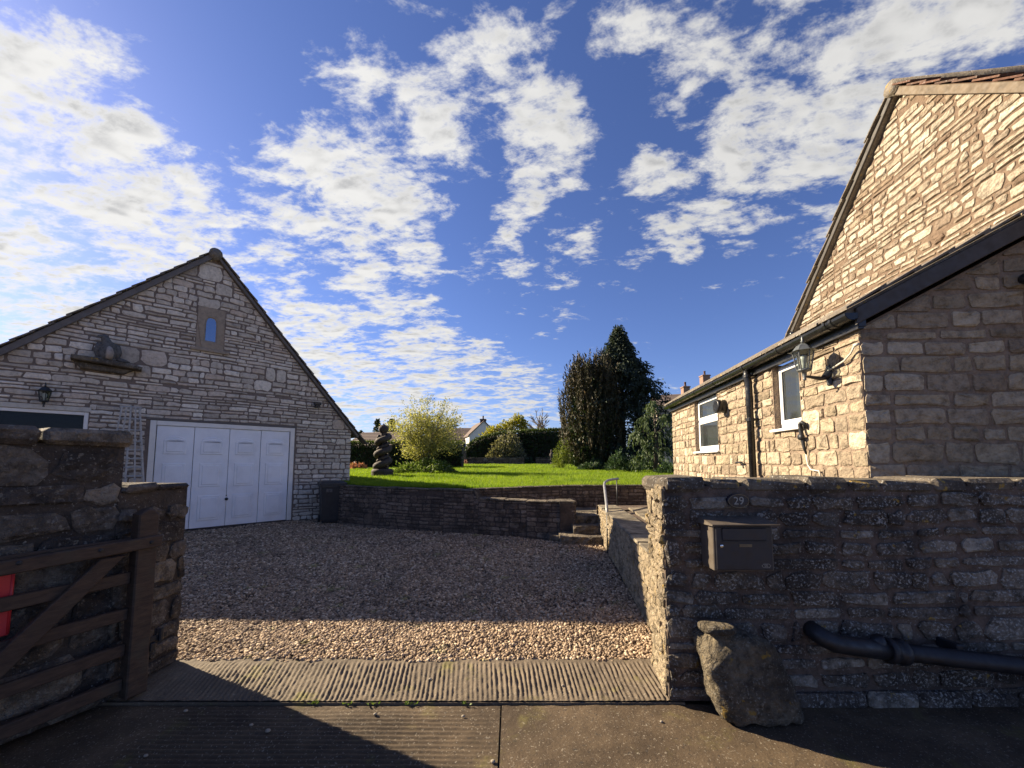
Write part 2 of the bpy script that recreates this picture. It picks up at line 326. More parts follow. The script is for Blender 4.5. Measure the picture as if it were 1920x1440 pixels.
class MB:
    def __init__(s): s.v = []; s.f = []; s.t = []
    def add(s, V, F, t=0.5):
        k = len(s.v); s.v += [tuple(map(float, p)) for p in V]; s.f += [tuple(i + k for i in f) for f in F]; s.t += [t] * len(F)
    def box(s, lo, hi, fr=None, bev=0.0, t=.5, rot=None, jit=0.0):
        """lo, hi are (a, b, c): along, up, out in the frame; without a frame (x, z, y)"""
        c = [(l + h) / 2 for l, h in zip(lo, hi)]; h = [abs(b - a) / 2 for a, b in zip(lo, hi)]
        bev = min(bev, min(h) * .9); V = []; idx = {}
        if bev <= 0:
            for sx in (-1, 1):
                for sy in (-1, 1):
                    for sz in (-1, 1): idx[sx, sy, sz] = len(V); V.append((sx * h[0], sy * h[1], sz * h[2]))
            F = []
            for ax in range(3):
                for sg in (-1, 1):
                    q = []
                    for a, b in ((-1, -1), (1, -1), (1, 1), (-1, 1)):
                        k = [0, 0, 0]; k[ax] = sg; k[(ax + 1) % 3] = a; k[(ax + 2) % 3] = b; q.append(idx[tuple(k)])
                    F.append(tuple(q if sg > 0 else q[::-1]))
        else:
            for sx in (-1, 1):
                for sy in (-1, 1):
                    for sz in (-1, 1):
                        sg = (sx, sy, sz)
                        for ax in range(3):
                            idx[sg, ax] = len(V)
                            V.append(tuple(sg[i] * (h[i] - (0 if i == ax else bev)) for i in range(3)))
            F = []
            for ax in range(3):
                for s0 in (-1, 1):
                    q = []
                    for a, b in ((-1, -1), (1, -1), (1, 1), (-1, 1)):
                        k = [0, 0, 0]; k[ax] = s0; k[(ax + 1) % 3] = a; k[(ax + 2) % 3] = b; q.append(idx[tuple(k), ax])
                    F.append(tuple(q if s0 > 0 else q[::-1]))
            for ax in range(3):
                a1, a2 = (ax + 1) % 3, (ax + 2) % 3
                for s1 in (-1, 1):
                    for s2 in (-1, 1):
                        k0 = [0, 0, 0]; k0[a1] = s1; k0[a2] = s2; k1 = list(k0); k0[ax] = -1; k1[ax] = 1
                        q = (idx[tuple(k0), a1], idx[tuple(k1), a1], idx[tuple(k1), a2], idx[tuple(k0), a2]); F.append(q)
            for sx in (-1, 1):
                for sy in (-1, 1):
                    for sz in (-1, 1): F.append(tuple(idx[(sx, sy, sz), ax] for ax in range(3)))
        P = np.array(V)
        if jit: P += npr.uniform(-jit, jit, P.shape)
        if rot is not None: P = P @ np.array(rot).T
        P = P + np.array(c)
        fr = fr or WORLD
        s.add([fr.p(*q) for q in P], F, t); return s
    def tube(s, pts, r, n=10, cap=True, t=.5):
        pts = np.array(pts, float); m = len(pts); rr = np.full(m, r) if np.isscalar(r) else np.array(r, float)
        tan = np.gradient(pts, axis=0); tan /= np.linalg.norm(tan, axis=1)[:, None] + 1e-12
        ref = np.array([0, 0, 1.0]) if abs(tan[0][2]) < .9 else np.array([1.0, 0, 0])
        a = np.cross(tan[0], ref); a /= np.linalg.norm(a); V = []
        for i in range(m):
            a = a - tan[i] * (a @ tan[i]); a /= np.linalg.norm(a) + 1e-12; b = np.cross(tan[i], a)
            for k in range(n):
                th = 2 * math.pi * k / n; V.append(pts[i] + rr[i] * (math.cos(th) * a + math.sin(th) * b))
        F = [(i * n + k, i * n + (k + 1) % n, (i + 1) * n + (k + 1) % n, (i + 1) * n + k) for i in range(m - 1) for k in range(n)]
        if cap: F += [tuple(range(n))[::-1], tuple((m - 1) * n + k for k in range(n))]
        s.add(V, F, t); return s
    def lathe(s, prof, c, n=16, t=.5, ax=None):
        """profile (r, h) turned about the vertical through c, or about the axis ax"""
        c = np.array(c, float); ax = np.array([0, 0, 1.0]) if ax is None else np.array(ax, float) / np.linalg.norm(ax)
        ref = np.array([1.0, 0, 0]) if abs(ax[0]) < .8 else np.array([0, 1.0, 0])
        a = np.cross(ax, ref); a /= np.linalg.norm(a); b = np.cross(ax, a); V = []
        for r, h in prof:
            for k in range(n):
                th = 2 * math.pi * k / n; V.append(c + ax * h + max(r, 1e-4) * (math.cos(th) * a + math.sin(th) * b))
        m = len(prof)
        F = [(i * n + k, i * n + (k + 1) % n, (i + 1) * n + (k + 1) % n, (i + 1) * n + k) for i in range(m - 1) for k in range(n)]
        F += [tuple(range(n))[::-1], tuple((m - 1) * n + k for k in range(n))]
        s.add(V, F, t); return s
    def prism(s, poly, d0, d1, fr=None, bev=0.0, t=.5):
        """poly in (a, b), extruded from d0 to d1 along the frame's n; bev insets the d1 face"""
        fr = fr or WORLD; k = len(poly); c = np.mean(np.array(poly), axis=0)
        V = [fr.p(a, b, d0) for a, b in poly]
        if bev:
            V += [fr.p(a, b, d1 - bev * (1 if d1 > d0 else -1)) for a, b in poly]; Q = inset(poly, bev); V += [fr.p(a, b, d1) for a, b in Q]; lv = 3
        else: V += [fr.p(a, b, d1) for a, b in poly]; lv = 2
        F = [(j * k + i, j * k + (i + 1) % k, (j + 1) * k + (i + 1) % k, (j + 1) * k + i) for j in range(lv - 1) for i in range(k)]
        F += [tuple(range(k))[::-1], tuple((lv - 1) * k + i for i in range(k))]
        s.add(V, F, t); return s
    def build(s, name, mat, parent=None, smooth=False, fix=True):
        return np_obj(name, s.v, s.f, M[mat] if isinstance(mat, str) else mat, parent, s.t, smooth, fix)
def inset(poly, d):
    P = np.array(poly, float); k = len(P); out = []
    area = sum(P[i][0] * P[(i + 1) % k][1] - P[(i + 1) % k][0] * P[i][1] for i in range(k)); sg = 1 if area > 0 else -1
    for i in range(k):
        e1 = P[i] - P[i - 1]; e2 = P[(i + 1) % k] - P[i]
        n1 = np.array([-e1[1], e1[0]]) / (np.linalg.norm(e1) + 1e-9); n2 = np.array([-e2[1], e2[0]]) / (np.linalg.norm(e2) + 1e-9)
        b = n1 + n2; b /= np.linalg.norm(b) + 1e-9; out.append(tuple(P[i] + sg * b * d / max(.5, b @ n1)))
    return out
def simple(name, mat, parent, fn, smooth=False):
    m = MB(); fn(m); return m.build(name, mat, parent, smooth)

# ------------------------------------------------------------------ stone walls
def clip_half(P, nx, nz, c):
    """keep nx*a + nz*b <= c"""
    out = []
    for i in range(len(P)):
        p, q = P[i], P[(i + 1) % len(P)]; fp = nx * p[0] + nz * p[1] - c; fq = nx * q[0] + nz * q[1] - c
        if fp <= 0: out.append(p)
        if fp * fq < 0:
            t = fp / (fp - fq); out.append((p[0] + t * (q[0] - p[0]), p[1] + t * (q[1] - p[1])))
    return out
def poly_area(P): return abs(sum(P[i][0] * P[(i + 1) % len(P)][1] - P[(i + 1) % len(P)][0] * P[i][1] for i in range(len(P)))) / 2
def layout(a0, a1, b0, b1, hs, ws, blocks=(1, 2, 3), jump=.12, rng=None):
    """random rubble: bands of one to three courses, some stones through the whole band"""
    cells = []; b = b0
    while b < b1 - 1e-3:
        k = rng.choice(blocks); ch = [rng.uniform(*hs) for _ in range(k)]; H = sum(ch)
        if b + H > b1 - hs[0] * .6: sc = (b1 - b) / H; ch = [c * sc for c in ch]; H = b1 - b
        a = a0 - rng.uniform(0, ws[0])
        while a < a1:
            if k > 1 and rng.random() < jump:
                w = rng.uniform(H * .6, H * 1.5); cells.append((a, a + w, b, b + H)); a += w
            else:
                run = rng.uniform(ws[1] * 1.2, ws[1] * 3.2) if k > 1 else a1 - a + .4; z = b
                for c in ch:
                    x = a
                    while x < a + run - 1e-3:
                        w = rng.uniform(*ws) * (1.25 if c < sum(hs) / 2 else .95)
                        if x + w > a + run - ws[0] * .6: w = a + run - x
                        cells.append((x, x + w, z, z + c)); x += w
                    z += c
                a += run
        b += H
    return cells
def stone_cells(spec, rng):
    fr = spec['fr']; out = []
    a0, a1, b0, b1 = spec['ext']; gap = spec.get('gap', .018); holes = spec.get('holes', []); clips = spec.get('clips', [])
    wav = spec.get('wave', .012); ph = rng.uniform(0, 9)
    for (x0, x1, z0, z1) in layout(a0, a1, b0, b1, spec['hs'], spec['ws'], spec.get('blocks', (1, 2, 3)), spec.get('jump', .12), rng):
        g = gap * rng.uniform(.6, 1.5) / 2
        x0 += g; x1 -= g; z0 += g; z1 -= g
        x0 = max(x0, a0 + g * .3); x1 = min(x1, a1 - g * .3)
        if x1 - x0 < .03 or z1 - z0 < .02: continue
        for (h0, h1, k0, k1) in holes:
            if x0 < h1 and x1 > h0 and z0 < k1 and z1 > k0:
                opt = [(h0 - x0, 'l'), (x1 - h1, 'r'), (k0 - z0, 'd'), (z1 - k1, 'u')]
                m = max(opt, key=lambda t: t[0] * ((z1 - z0) if t[1] in 'lr' else (x1 - x0)))
                if m[1] == 'l': x1 = h0 - .004
                elif m[1] == 'r': x0 = h1 + .004
                elif m[1] == 'd': z1 = k0 - .004
                else: z0 = k1 + .004
        if x1 - x0 < .035 or z1 - z0 < .022: continue
        w, h = x1 - x0, z1 - z0; md = min(w, h); rg = spec.get('round', .3)
        P = []
        for (cx, cz, dx, dz) in ((x0, z0, 1, 1), (x1, z0, -1, 1), (x1, z1, -1, -1), (x0, z1, 1, -1)):
            r1 = md * rng.uniform(.08, rg); r2 = md * rng.uniform(.08, rg)
            p1 = (cx + dx * r1, cz); p2 = (cx, cz + dz * r2)
            P += ([p2, p1] if dx * dz > 0 else [p1, p2])
        mid = []
        for i in range(len(P)):
            mid.append(P[i]); q = P[(i + 1) % len(P)]
            if math.dist(P[i], q) > .11: mid.append(((P[i][0] + q[0]) / 2, (P[i][1] + q[1]) / 2))
        j = min(.16 * h, spec.get('jit', .010))
        P = [(x + rng.uniform(-j, j), z + rng.uniform(-j, j)) for x, z in mid]
        P = [(x, z + wav * math.sin(x * 2.1 + ph + z * .7) + wav * .5 * math.sin(x * 5.3 + z * 3)) for x, z in P]
        P = [(min(max(x, a0 + .001), a1 - .001), max(z, b0 + .001)) for x, z in P]
        for c in clips:
            P = clip_half(P, *c)
            if len(P) < 3: break
        if len(P) < 3 or poly_area(P) < .0012: continue
        out.append((spec, P))
    return out
def stone_mesh(spec, P, rng):
    fr = spec['fr']; pr = spec.get('proud', .02) * rng.uniform(.55, 1.35); k = len(P); c = np.mean(np.array(P), axis=0)
    s = rng.uniform(.66, .84); A = np.array(P)
    if sum(A[i][0] * A[(i + 1) % k][1] - A[(i + 1) % k][0] * A[i][1] for i in range(k)) < 0: A = A[::-1]
    V = [fr.p(x, z, -.012) for x, z in A] + [fr.p(x, z, pr * .45) for x, z in A]
    jz = spec.get('face', .3)
    tx, tz = rng.uniform(-1, 1) * pr * .35, rng.uniform(-1, 1) * pr * .35
    dim = np.ptp(A, axis=0) + 1e-6
    for x, z in A:
        q = c + (np.array([x, z]) - c) * s
        V.append(fr.p(q[0], q[1], pr * (1 + rng.uniform(-jz, jz)) + tx * (q[0] - c[0]) / dim[0] + tz * (q[1] - c[1]) / dim[1]))
    V.append(fr.p(c[0] + rng.uniform(-.1, .1) * dim[0], c[1] + rng.uniform(-.1, .1) * dim[1], pr * (1.05 + rng.uniform(-jz, jz))))
    F = [(j * k + i, j * k + (i + 1) % k, (j + 1) * k + (i + 1) % k, (j + 1) * k + i) for j in range(2) for i in range(k)]
    F += [(2 * k + i, 2 * k + (i + 1) % k, 3 * k) for i in range(k)]
    return V, F
def seen_size(spec, P):
    fr = spec['fr']; c = np.mean(np.array(P), axis=0); w = fr.p(c[0], c[1], 0); d = w - CAM; r = np.linalg.norm(d)
    f = d[1]
    if f < .2: return 0
    x = 960 + 721 * d[0] / f; y = 866 - 721 * d[2] / f
    s = poly_area(P) * max(0.0, -(d @ fr.n)) / r ** 3
    if not (-60 < x < 1980 and -60 < y < 1500): s *= .001
    if 'hidden' in spec and spec['hidden'](c[0], c[1]): s *= .001
    return s
def stone_up(parent_of, specs, seed, name='stone', most=300, thing=None):
    """lay the stones of one thing: the largest seen as single parts, the rest as one part"""
    rng = random.Random(seed); cells = []
    for sp in specs: cells += stone_cells(sp, rng)
    cells.sort(key=lambda t: -seen_size(*t))
    rest = {}
    for i, (sp, P) in enumerate(cells):
        V, F = stone_mesh(sp, P, rng); t = rng.random()
        t = [t] * len(F); par = parent_of if not callable(parent_of) else parent_of(sp)
        if i < most and seen_size(sp, P) > 1e-7: np_obj(name, V, F, M[sp['mat']], par, t, sp.get('smooth', False))
        else:
            q = rest.setdefault(sp['mat'], ([], [], [], sp))
            k = len(q[0]); q[0].extend(V); q[1].extend([tuple(x + k for x in f) for f in F]); q[2].extend(t)
    for m, (V, F, T, sp) in rest.items():
        o = np_obj('small_stones' if name == 'stone' else 'far_' + name, V, F, M[m], thing, T, sp.get('smooth', False)); o['kind'] = 'stuff'

# ------------------------------------------------------------------ ground
def height_sheet(name, xs, ys, fz, mat, parent=None, kind='structure', tint=None):
    X, Y = np.meshgrid(xs, ys, indexing='ij'); Z = fz(X, Y); V = np.stack([X, Y, Z], -1).reshape(-1, 3)
    n, m = len(xs), len(ys); I = np.arange(n * m).reshape(n, m)
    F = np.stack([I[:-1, :-1], I[1:, :-1], I[1:, 1:], I[:-1, 1:]], -1).reshape(-1, 4)
    o = np_obj(name, V, F, mat, parent, np.full(len(F), .5), True); o['kind'] = kind; return o
def vnoise(X, Y, s, seed):
    r = np.random.RandomState(seed); T = r.rand(64, 64)
    x = X * s; y = Y * s; i = np.floor(x).astype(int); j = np.floor(y).astype(int); u = x - i; v = y - j
    u = u * u * (3 - 2 * u); v = v * v * (3 - 2 * v)
    g = lambda a, b: T[a % 64, b % 64]
    return (g(i, j) * (1 - u) + g(i + 1, j) * u) * (1 - v) + (g(i, j + 1) * (1 - u) + g(i + 1, j + 1) * u) * v

def concrete_mat(name, cols, moss, fine=26, moss_col=(.16, .145, .03), grit=.5):
    m, nt, b = new_mat(name); co = obj_co(nt)
    c = ramp(nt, noise(nt, co, 2.2, 9, .7), cols, [.3, .5, .7] if len(cols) == 3 else None)
    sp = maprange(nt, noise(nt, co, fine * 3, 3, .6), .60, .68, 0, grit); c = mixc(nt, sp, c, (.30, .26, .20))
    dk = maprange(nt, noise(nt, co, fine * 1.7, 3, .6), .60, .70, 0, .6); c = mixc(nt, dk, c, (.03, .027, .024))
    if moss:
        f = math_n(nt, 'MULTIPLY', maprange(nt, noise(nt, co, 3.2, 6, .65, .4), .56, .70, 0, moss), maprange(nt, noise(nt, co, 60, 3), .35, .6, .4, 1))
        c = mixc(nt, f, c, moss_col)
    nt.links.new(c, b.inputs['Base Color']); b.inputs['Roughness'].default_value = .82; b.inputs['Specular IOR Level'].default_value = .3
    bump(nt, b, math_n(nt, 'ADD', noise(nt, co, fine * 2, 6, .7), noise(nt, co, fine * .4, 4)), .8, .006); return m
M['road'] = concrete_mat('road_concrete', [(.036, .024, .014), (.07, .048, .028), (.115, .08, .047)], .35, grit=.6)
M['road_plain'] = concrete_mat('road_patch', [(.055, .042, .026), (.08, .062, .04), (.11, .086, .058)], .3, grit=.3)
M['apron'] = concrete_mat('apron_concrete', [(.075, .057, .04), (.12, .092, .063), (.175, .135, .092)], .8)
M['ground'] = concrete_mat('ground', [(.10, .085, .06), (.13, .11, .08), (.16, .13, .1)], .5, fine=20)
M['field'] = plain('field', (.06, .10, .025), .95, var=.25, scale=.3)
M['lawn_soil'] = plain('lawn_soil', (.055, .085, .014), .95, var=.3, scale=6)

# base sheet to the horizon, well below every surface
m = MB(); m.add([(-900, -300, -.06), (900, -300, -.06), (900, 1500, -.06), (-900, 1500, -.06)], [(0, 1, 2, 3)]); label(m.build('ground', 'ground'), kind='structure')
# the road: ribbed slabs of concrete, left and right of a joint
def road_left(X, Y):
    wob = (vnoise(X, Y, 2.2, 3) - .5) * .03
    amp = .0022 + .0042 * vnoise(X, Y, 1.6, 5); amp *= np.clip((2.62 - Y) / .15, 0, 1) * np.clip((X + 2.15) / .08 + (vnoise(X, Y, 5, 2) - .5) * 2, 0, 1)
    amp *= np.clip(1.25 - (X + 0.9) * 1.3, .18, 1)
    return amp * np.cos((Y + wob) * 2 * np.pi / .036) + (vnoise(X, Y, 20, 6) - .5) * .004 - .018
xs = np.concatenate([np.linspace(-6, -3.2, 8), np.linspace(-3.1, -.075, 110)]); ys = np.concatenate([np.linspace(-4, 1.2, 14), np.linspace(1.25, 2.61, 300)])
road = height_sheet('road', xs, ys, road_left, M['road'])
def road_right(X, Y): return (vnoise(X, Y, 26, 8) - .5) * .006 + (vnoise(X, Y, 4, 9) - .5) * .006 - .016
xs = np.linspace(-.065, 7, 220); ys = np.concatenate([np.linspace(-4, 1.2, 14), np.linspace(1.25, 2.63, 90)])
height_sheet('road_slab', xs, ys, road_right, M['road'])
def apron(X, Y):
    skew = X + (Y - 2.63) * .28 * np.clip((.6 - X) / 2.5, 0, 1)
    wob = (vnoise(X, Y, 5, 13) - .5) * .006 + (vnoise(X * 1.0, Y * .15, 24, 17) - .5) * .010
    amp = .001 + .0065 * vnoise(X, Y, 3.5, 15) * (.4 + 1.1 * vnoise(X, Y * .5, 30, 19)); amp *= np.clip((3.1 - Y) / .04, 0, 1) * np.clip((Y - 2.63) / .03, .25, 1) * np.clip((X + 2.5) / .4, .15, 1)
    return amp * np.cos((skew + wob) * 2 * np.pi / .033) + (vnoise(X, Y, 45, 4) - .5) * .007 + .004 + (Y - 2.63) * .02 + np.clip((X-.8)/.3,0,1)*0.004
height_sheet('driveway_apron', np.linspace(-2.75, 1.12, 900), np.linspace(2.63, 3.14, 26), apron, M['apron'])
m = MB(); m.box((-2.75, -.05, 2.622), (1.12, -.004, 2.634)); label(m.build('apron_edge', 'apron'), kind='structure')

# gravel yard: a bed and its stones
m = MB(); P = [(-4.2, 3.12), (1.3, 3.12), (1.85, 7.6), (1.3, 8.2), (-1.5, 8.8), (-4.2, 10.0), (-5.6, 11.4), (-14, 5), (-9, 3.1)]
m.add([(x, y, .004) for x, y in P], [tuple(range(len(P)))])
def gravel_mat():
    m_, nt, b = new_mat('gravel'); co = obj_co(nt)
    c = ramp(nt, tint_of(nt), [(.07, .044, .027), (.235, .16, .098), (.42, .305, .195), (.15, .10, .064), (.34, .24, .15), (.64, .51, .36)])
    c = mixc(nt, 1.0, c, ramp(nt, noise(nt, co, 1.1, 5), [(.72, .72, .72), (1, 1, 1), (1.1, 1.08, 1.02)], [.3, .5, .75]), 'MULTIPLY')
    f = math_n(nt, 'MULTIPLY', maprange(nt, noise(nt, co, 3.0, 5, .6), .60, .70, 0, .55), 1.0); c = mixc(nt, f, c, (.20, .20, .05))
    nt.links.new(c, b.inputs['Base Color']); b.inputs['Roughness'].default_value = .85; return m_
M['gravel'] = gravel_mat()
M['gravel_bed'] = plain('gravel_bed', (.07, .05, .035), .95, var=.5, scale=60, bs=1.0, bd=.02)
label(m.build('gravel_bed', 'gravel_bed'), kind='structure')
def gravel():
    ico = np.array([(0, 0, 1), (.894, 0, .447), (.276, .851, .447), (-.724, .526, .447), (-.724, -.526, .447), (.276, -.851, .447), (.724, .526, -.447), (-.276, .851, -.447), (-.894, 0, -.447), (-.276, -.851, -.447), (.724, -.526, -.447), (0, 0, -1)])
    fi = np.array([(0, 1, 2), (0, 2, 3), (0, 3, 4), (0, 4, 5), (0, 5, 1), (1, 6, 2), (2, 7, 3), (3, 8, 4), (4, 9, 5), (5, 10, 1), (6, 7, 2), (7, 8, 3), (8, 9, 4), (9, 10, 5), (10, 6, 1)])
    r = np.random.RandomState(5)
    pts = []
    for y0, y1, dens in ((3.10, 4.2, 4600), (4.2, 5.5, 2900), (5.5, 7.0, 1800), (7.0, 10.6, 1050)):
        n = int(dens * (y1 - y0) * 10.1); P = np.stack([r.uniform(-8.6, 1.9, n), r.uniform(y0, y1, n)], 1); pts.append(P)
    P = np.concatenate(pts); x, y = P[:, 0], P[:, 1]
    left = np.interp(y, [3.1, 3.4, 4.5, 7, 10.6], [-2.62, -3.3, -4.6, -8, -12]); right = 1.308 + .112 * (y - 3.765) - .03
    front = np.interp(x, [-5.3, -4.2, -2.9, -1.5, -.3, 1.3, 2], [10.6, 9.6, 8.93, 8.5, 8.18, 7.35, 7.3])
    gar = (x + 5.762) * .719 + (y - 10.168) * -.695       # distance in front of the garage
    seen = x / y > -1.02
    k = (x > left) & (x < right) & (y < front) & (gar > .05) & seen & (y > 3.12 + (vnoise(x, y, 9, 3) - .5) * .06)
    P = P[k]; n = len(P)
    sz = r.uniform(.007, .0165, n) * np.interp(P[:, 1], [3, 5, 8], [.92, 1.18, 1.65])
    V = ico[None] * r.uniform(.7, 1.3, (n, 12, 1)) * (sz[:, None, None] * np.stack([r.uniform(.8, 1.5, n), r.uniform(.8, 1.2, n), r.uniform(.5, .85, n)], 1)[:, None, :])
    th = r.uniform(0, 6.28, n); c, s = np.cos(th)[:, None], np.sin(th)[:, None]
    X = V[..., 0] * c - V[..., 1] * s; Y = V[..., 0] * s + V[..., 1] * c
    tl = r.uniform(-.5, .5, (n, 1)); Z = V[..., 2] + tl * X
    bed = .006 + (vnoise(P[:, 0], P[:, 1], 2.2, 21) - .4) * .03 * np.clip((P[:, 1] - 3.15) * 4, 0, 1) + r.uniform(0, .014, n)
    W = np.stack([X + P[:, :1], Y + P[:, 1:], Z + bed[:, None]], -1).reshape(-1, 3)
    F = (fi[None] + (np.arange(n) * 12)[:, None, None]).reshape(-1, 3)
    T = np.repeat(r.rand(n), len(fi))
    o = np_obj('gravel', W, F, M['gravel'], None, T, False)
    label(o, 'loose tan gravel covering the driveway yard', 'gravel', kind='stuff')
gravel()

# ------------------------------------------------------------------ lawn
def lawn_z(y): return .95 + .0156 * (np.asarray(y) - 10.0)
LX = [-60, -14, -4.75, -4.70, -4.2, -2.9, -1.5, -.9, .2, 1.2, 3.6, 8, 60]
LY = [70, 20.4, 11.30, 10.1, 9.8, 9.15, 8.75, 8.72, 9.12, 9.52, 9.72, 9.9, 12]
def lawn():
    xs = np.unique(np.concatenate([np.linspace(-60, -14, 6), np.linspace(-14, 14, 120), np.array([-4.75, -4.7]), np.linspace(14, 60, 6)]))
    v = np.concatenate([np.linspace(0, .1, 8), np.linspace(.13, 1, 16)])
    y0 = np.interp(xs, LX, LY); X = np.repeat(xs[:, None], len(v), 1); Y = y0[:, None] + (80 - y0[:, None]) * v[None] ** 1.6
    Z = lawn_z(np.minimum(Y, 34)) + (vnoise(X, Y, .8, 31) - .5) * .05 - .01
    n, k = X.shape; I = np.arange(n * k).reshape(n, k)
    F = np.stack([I[:-1, :-1], I[1:, :-1], I[1:, 1:], I[:-1, 1:]], -1).reshape(-1, 4)
    o = np_obj('lawn', np.stack([X, Y, Z], -1).reshape(-1, 3), F, M['lawn_soil'], None, np.full(len(F), .5), True); o['kind'] = 'structure'
    r = np.random.RandomState(3); n = 420000
    y = 8.6 + 26 * r.rand(n) ** 2.0; x = r.uniform(-.62, .62, n) * y
    k = (y > np.interp(x, LX, LY) + .03) & (x > -11) & (x < 11); x, y = x[k], y[k]; n = len(x)
    z = lawn_z(np.minimum(y, 34)) + (vnoise(x, y, .8, 31) - .5) * .05 - .015
    patch = vnoise(x, y, 1.7, 41); h = r.uniform(.04, .10, n) * (.75 + .8 * patch) * np.interp(y, [9, 30], [1, 1.35]); w = .0055 * np.interp(y, [9, 34], [1.2, 4])
    th = r.uniform(0, 6.28, n); lean = r.uniform(.1, .75, n) * h; la = r.uniform(0, 6.28, n)
    B = np.stack([x, y, z], 1); D = np.stack([np.cos(th) * w, np.sin(th) * w, np.zeros(n)], 1)
    T = B + np.stack([np.cos(la) * lean, np.sin(la) * lean, h], 1)
    V = np.stack([B - D, B + D, T], 1).reshape(-1, 3); F = np.arange(n * 3).reshape(n, 3)
    edge = y < np.interp(x, LX, LY) + .16
    T[edge] += np.stack([r.normal(0, .02, edge.sum()), -r.uniform(0, .06, edge.sum()), r.uniform(0, .05, edge.sum())], 1)
    V = np.stack([B - D, B + D, T], 1).reshape(-1, 3); dry = vnoise(x, y, .9, 43)
    tint = np.clip(.75 * patch * dry * 1.6 + r.uniform(0, .45, n), 0, 1)
    label(np_obj('grass', V, F, M['grass'], None, tint), 'bright green mown lawn grass lit by the sun', 'grass', kind='stuff')
lawn()
m = MB(); m.add([(-900, 60, 1.1), (900, 60, 1.1), (900, 1500, 6), (-900, 1500, 6)], [(0, 1, 2, 3)]); label(m.build('field', 'field'), kind='structure')

# ------------------------------------------------------------------ garage
GD = np.array([.6947, .7193]); GN = np.array([.7193, -.6947]); G0 = (-5.762, 10.168)
GF = Fr((G0[0], G0[1], 0), GD, GN)
def line_clip(p, q, keep):
    """half plane through p and q that keeps the point keep"""
    nx, nz = -(q[1] - p[1]), q[0] - p[0]; c = nx * p[0] + nz * p[1]
    if nx * keep[0] + nz * keep[1] > c: nx, nz, c = -nx, -nz, -c
    return (nx, nz, c)
AP, EL, ER = (-1.9, 6.43), (-5.85, 2.40), (1.5, 2.45)
gpoly = [(EL[0], 0), (ER[0], 0), ER, AP, EL]
garage = empty('garage', GF.p(-1.9, 0, -.2), 'pale stone gabled garage with white panelled double door', 'garage')
GL = 6.0
def holed(mb, poly, holes, d0, d1, fr):
    """a wall as upright strips that leave the openings free"""
    xs = sorted(set([p[0] for p in poly] + [v for h in holes for v in h[:2]]))
    for a, b in zip(xs[:-1], xs[1:]):
        if b - a < 1e-4: continue
        c = (a + b) / 2; P = clip_half(clip_half(list(poly), 1, 0, b), -1, 0, -a); cut = [h for h in holes if h[0] < c < h[1]]
        if not cut: mb.prism(P, d0, d1, fr); continue
        h = cut[0]; up = clip_half(P, 0, -1, -h[3]); dn = clip_half(P, 0, 1, h[2])
        if len(up) > 2: mb.prism(up, d0, d1, fr)
        if len(dn) > 2: mb.prism(dn, d0, d1, fr)
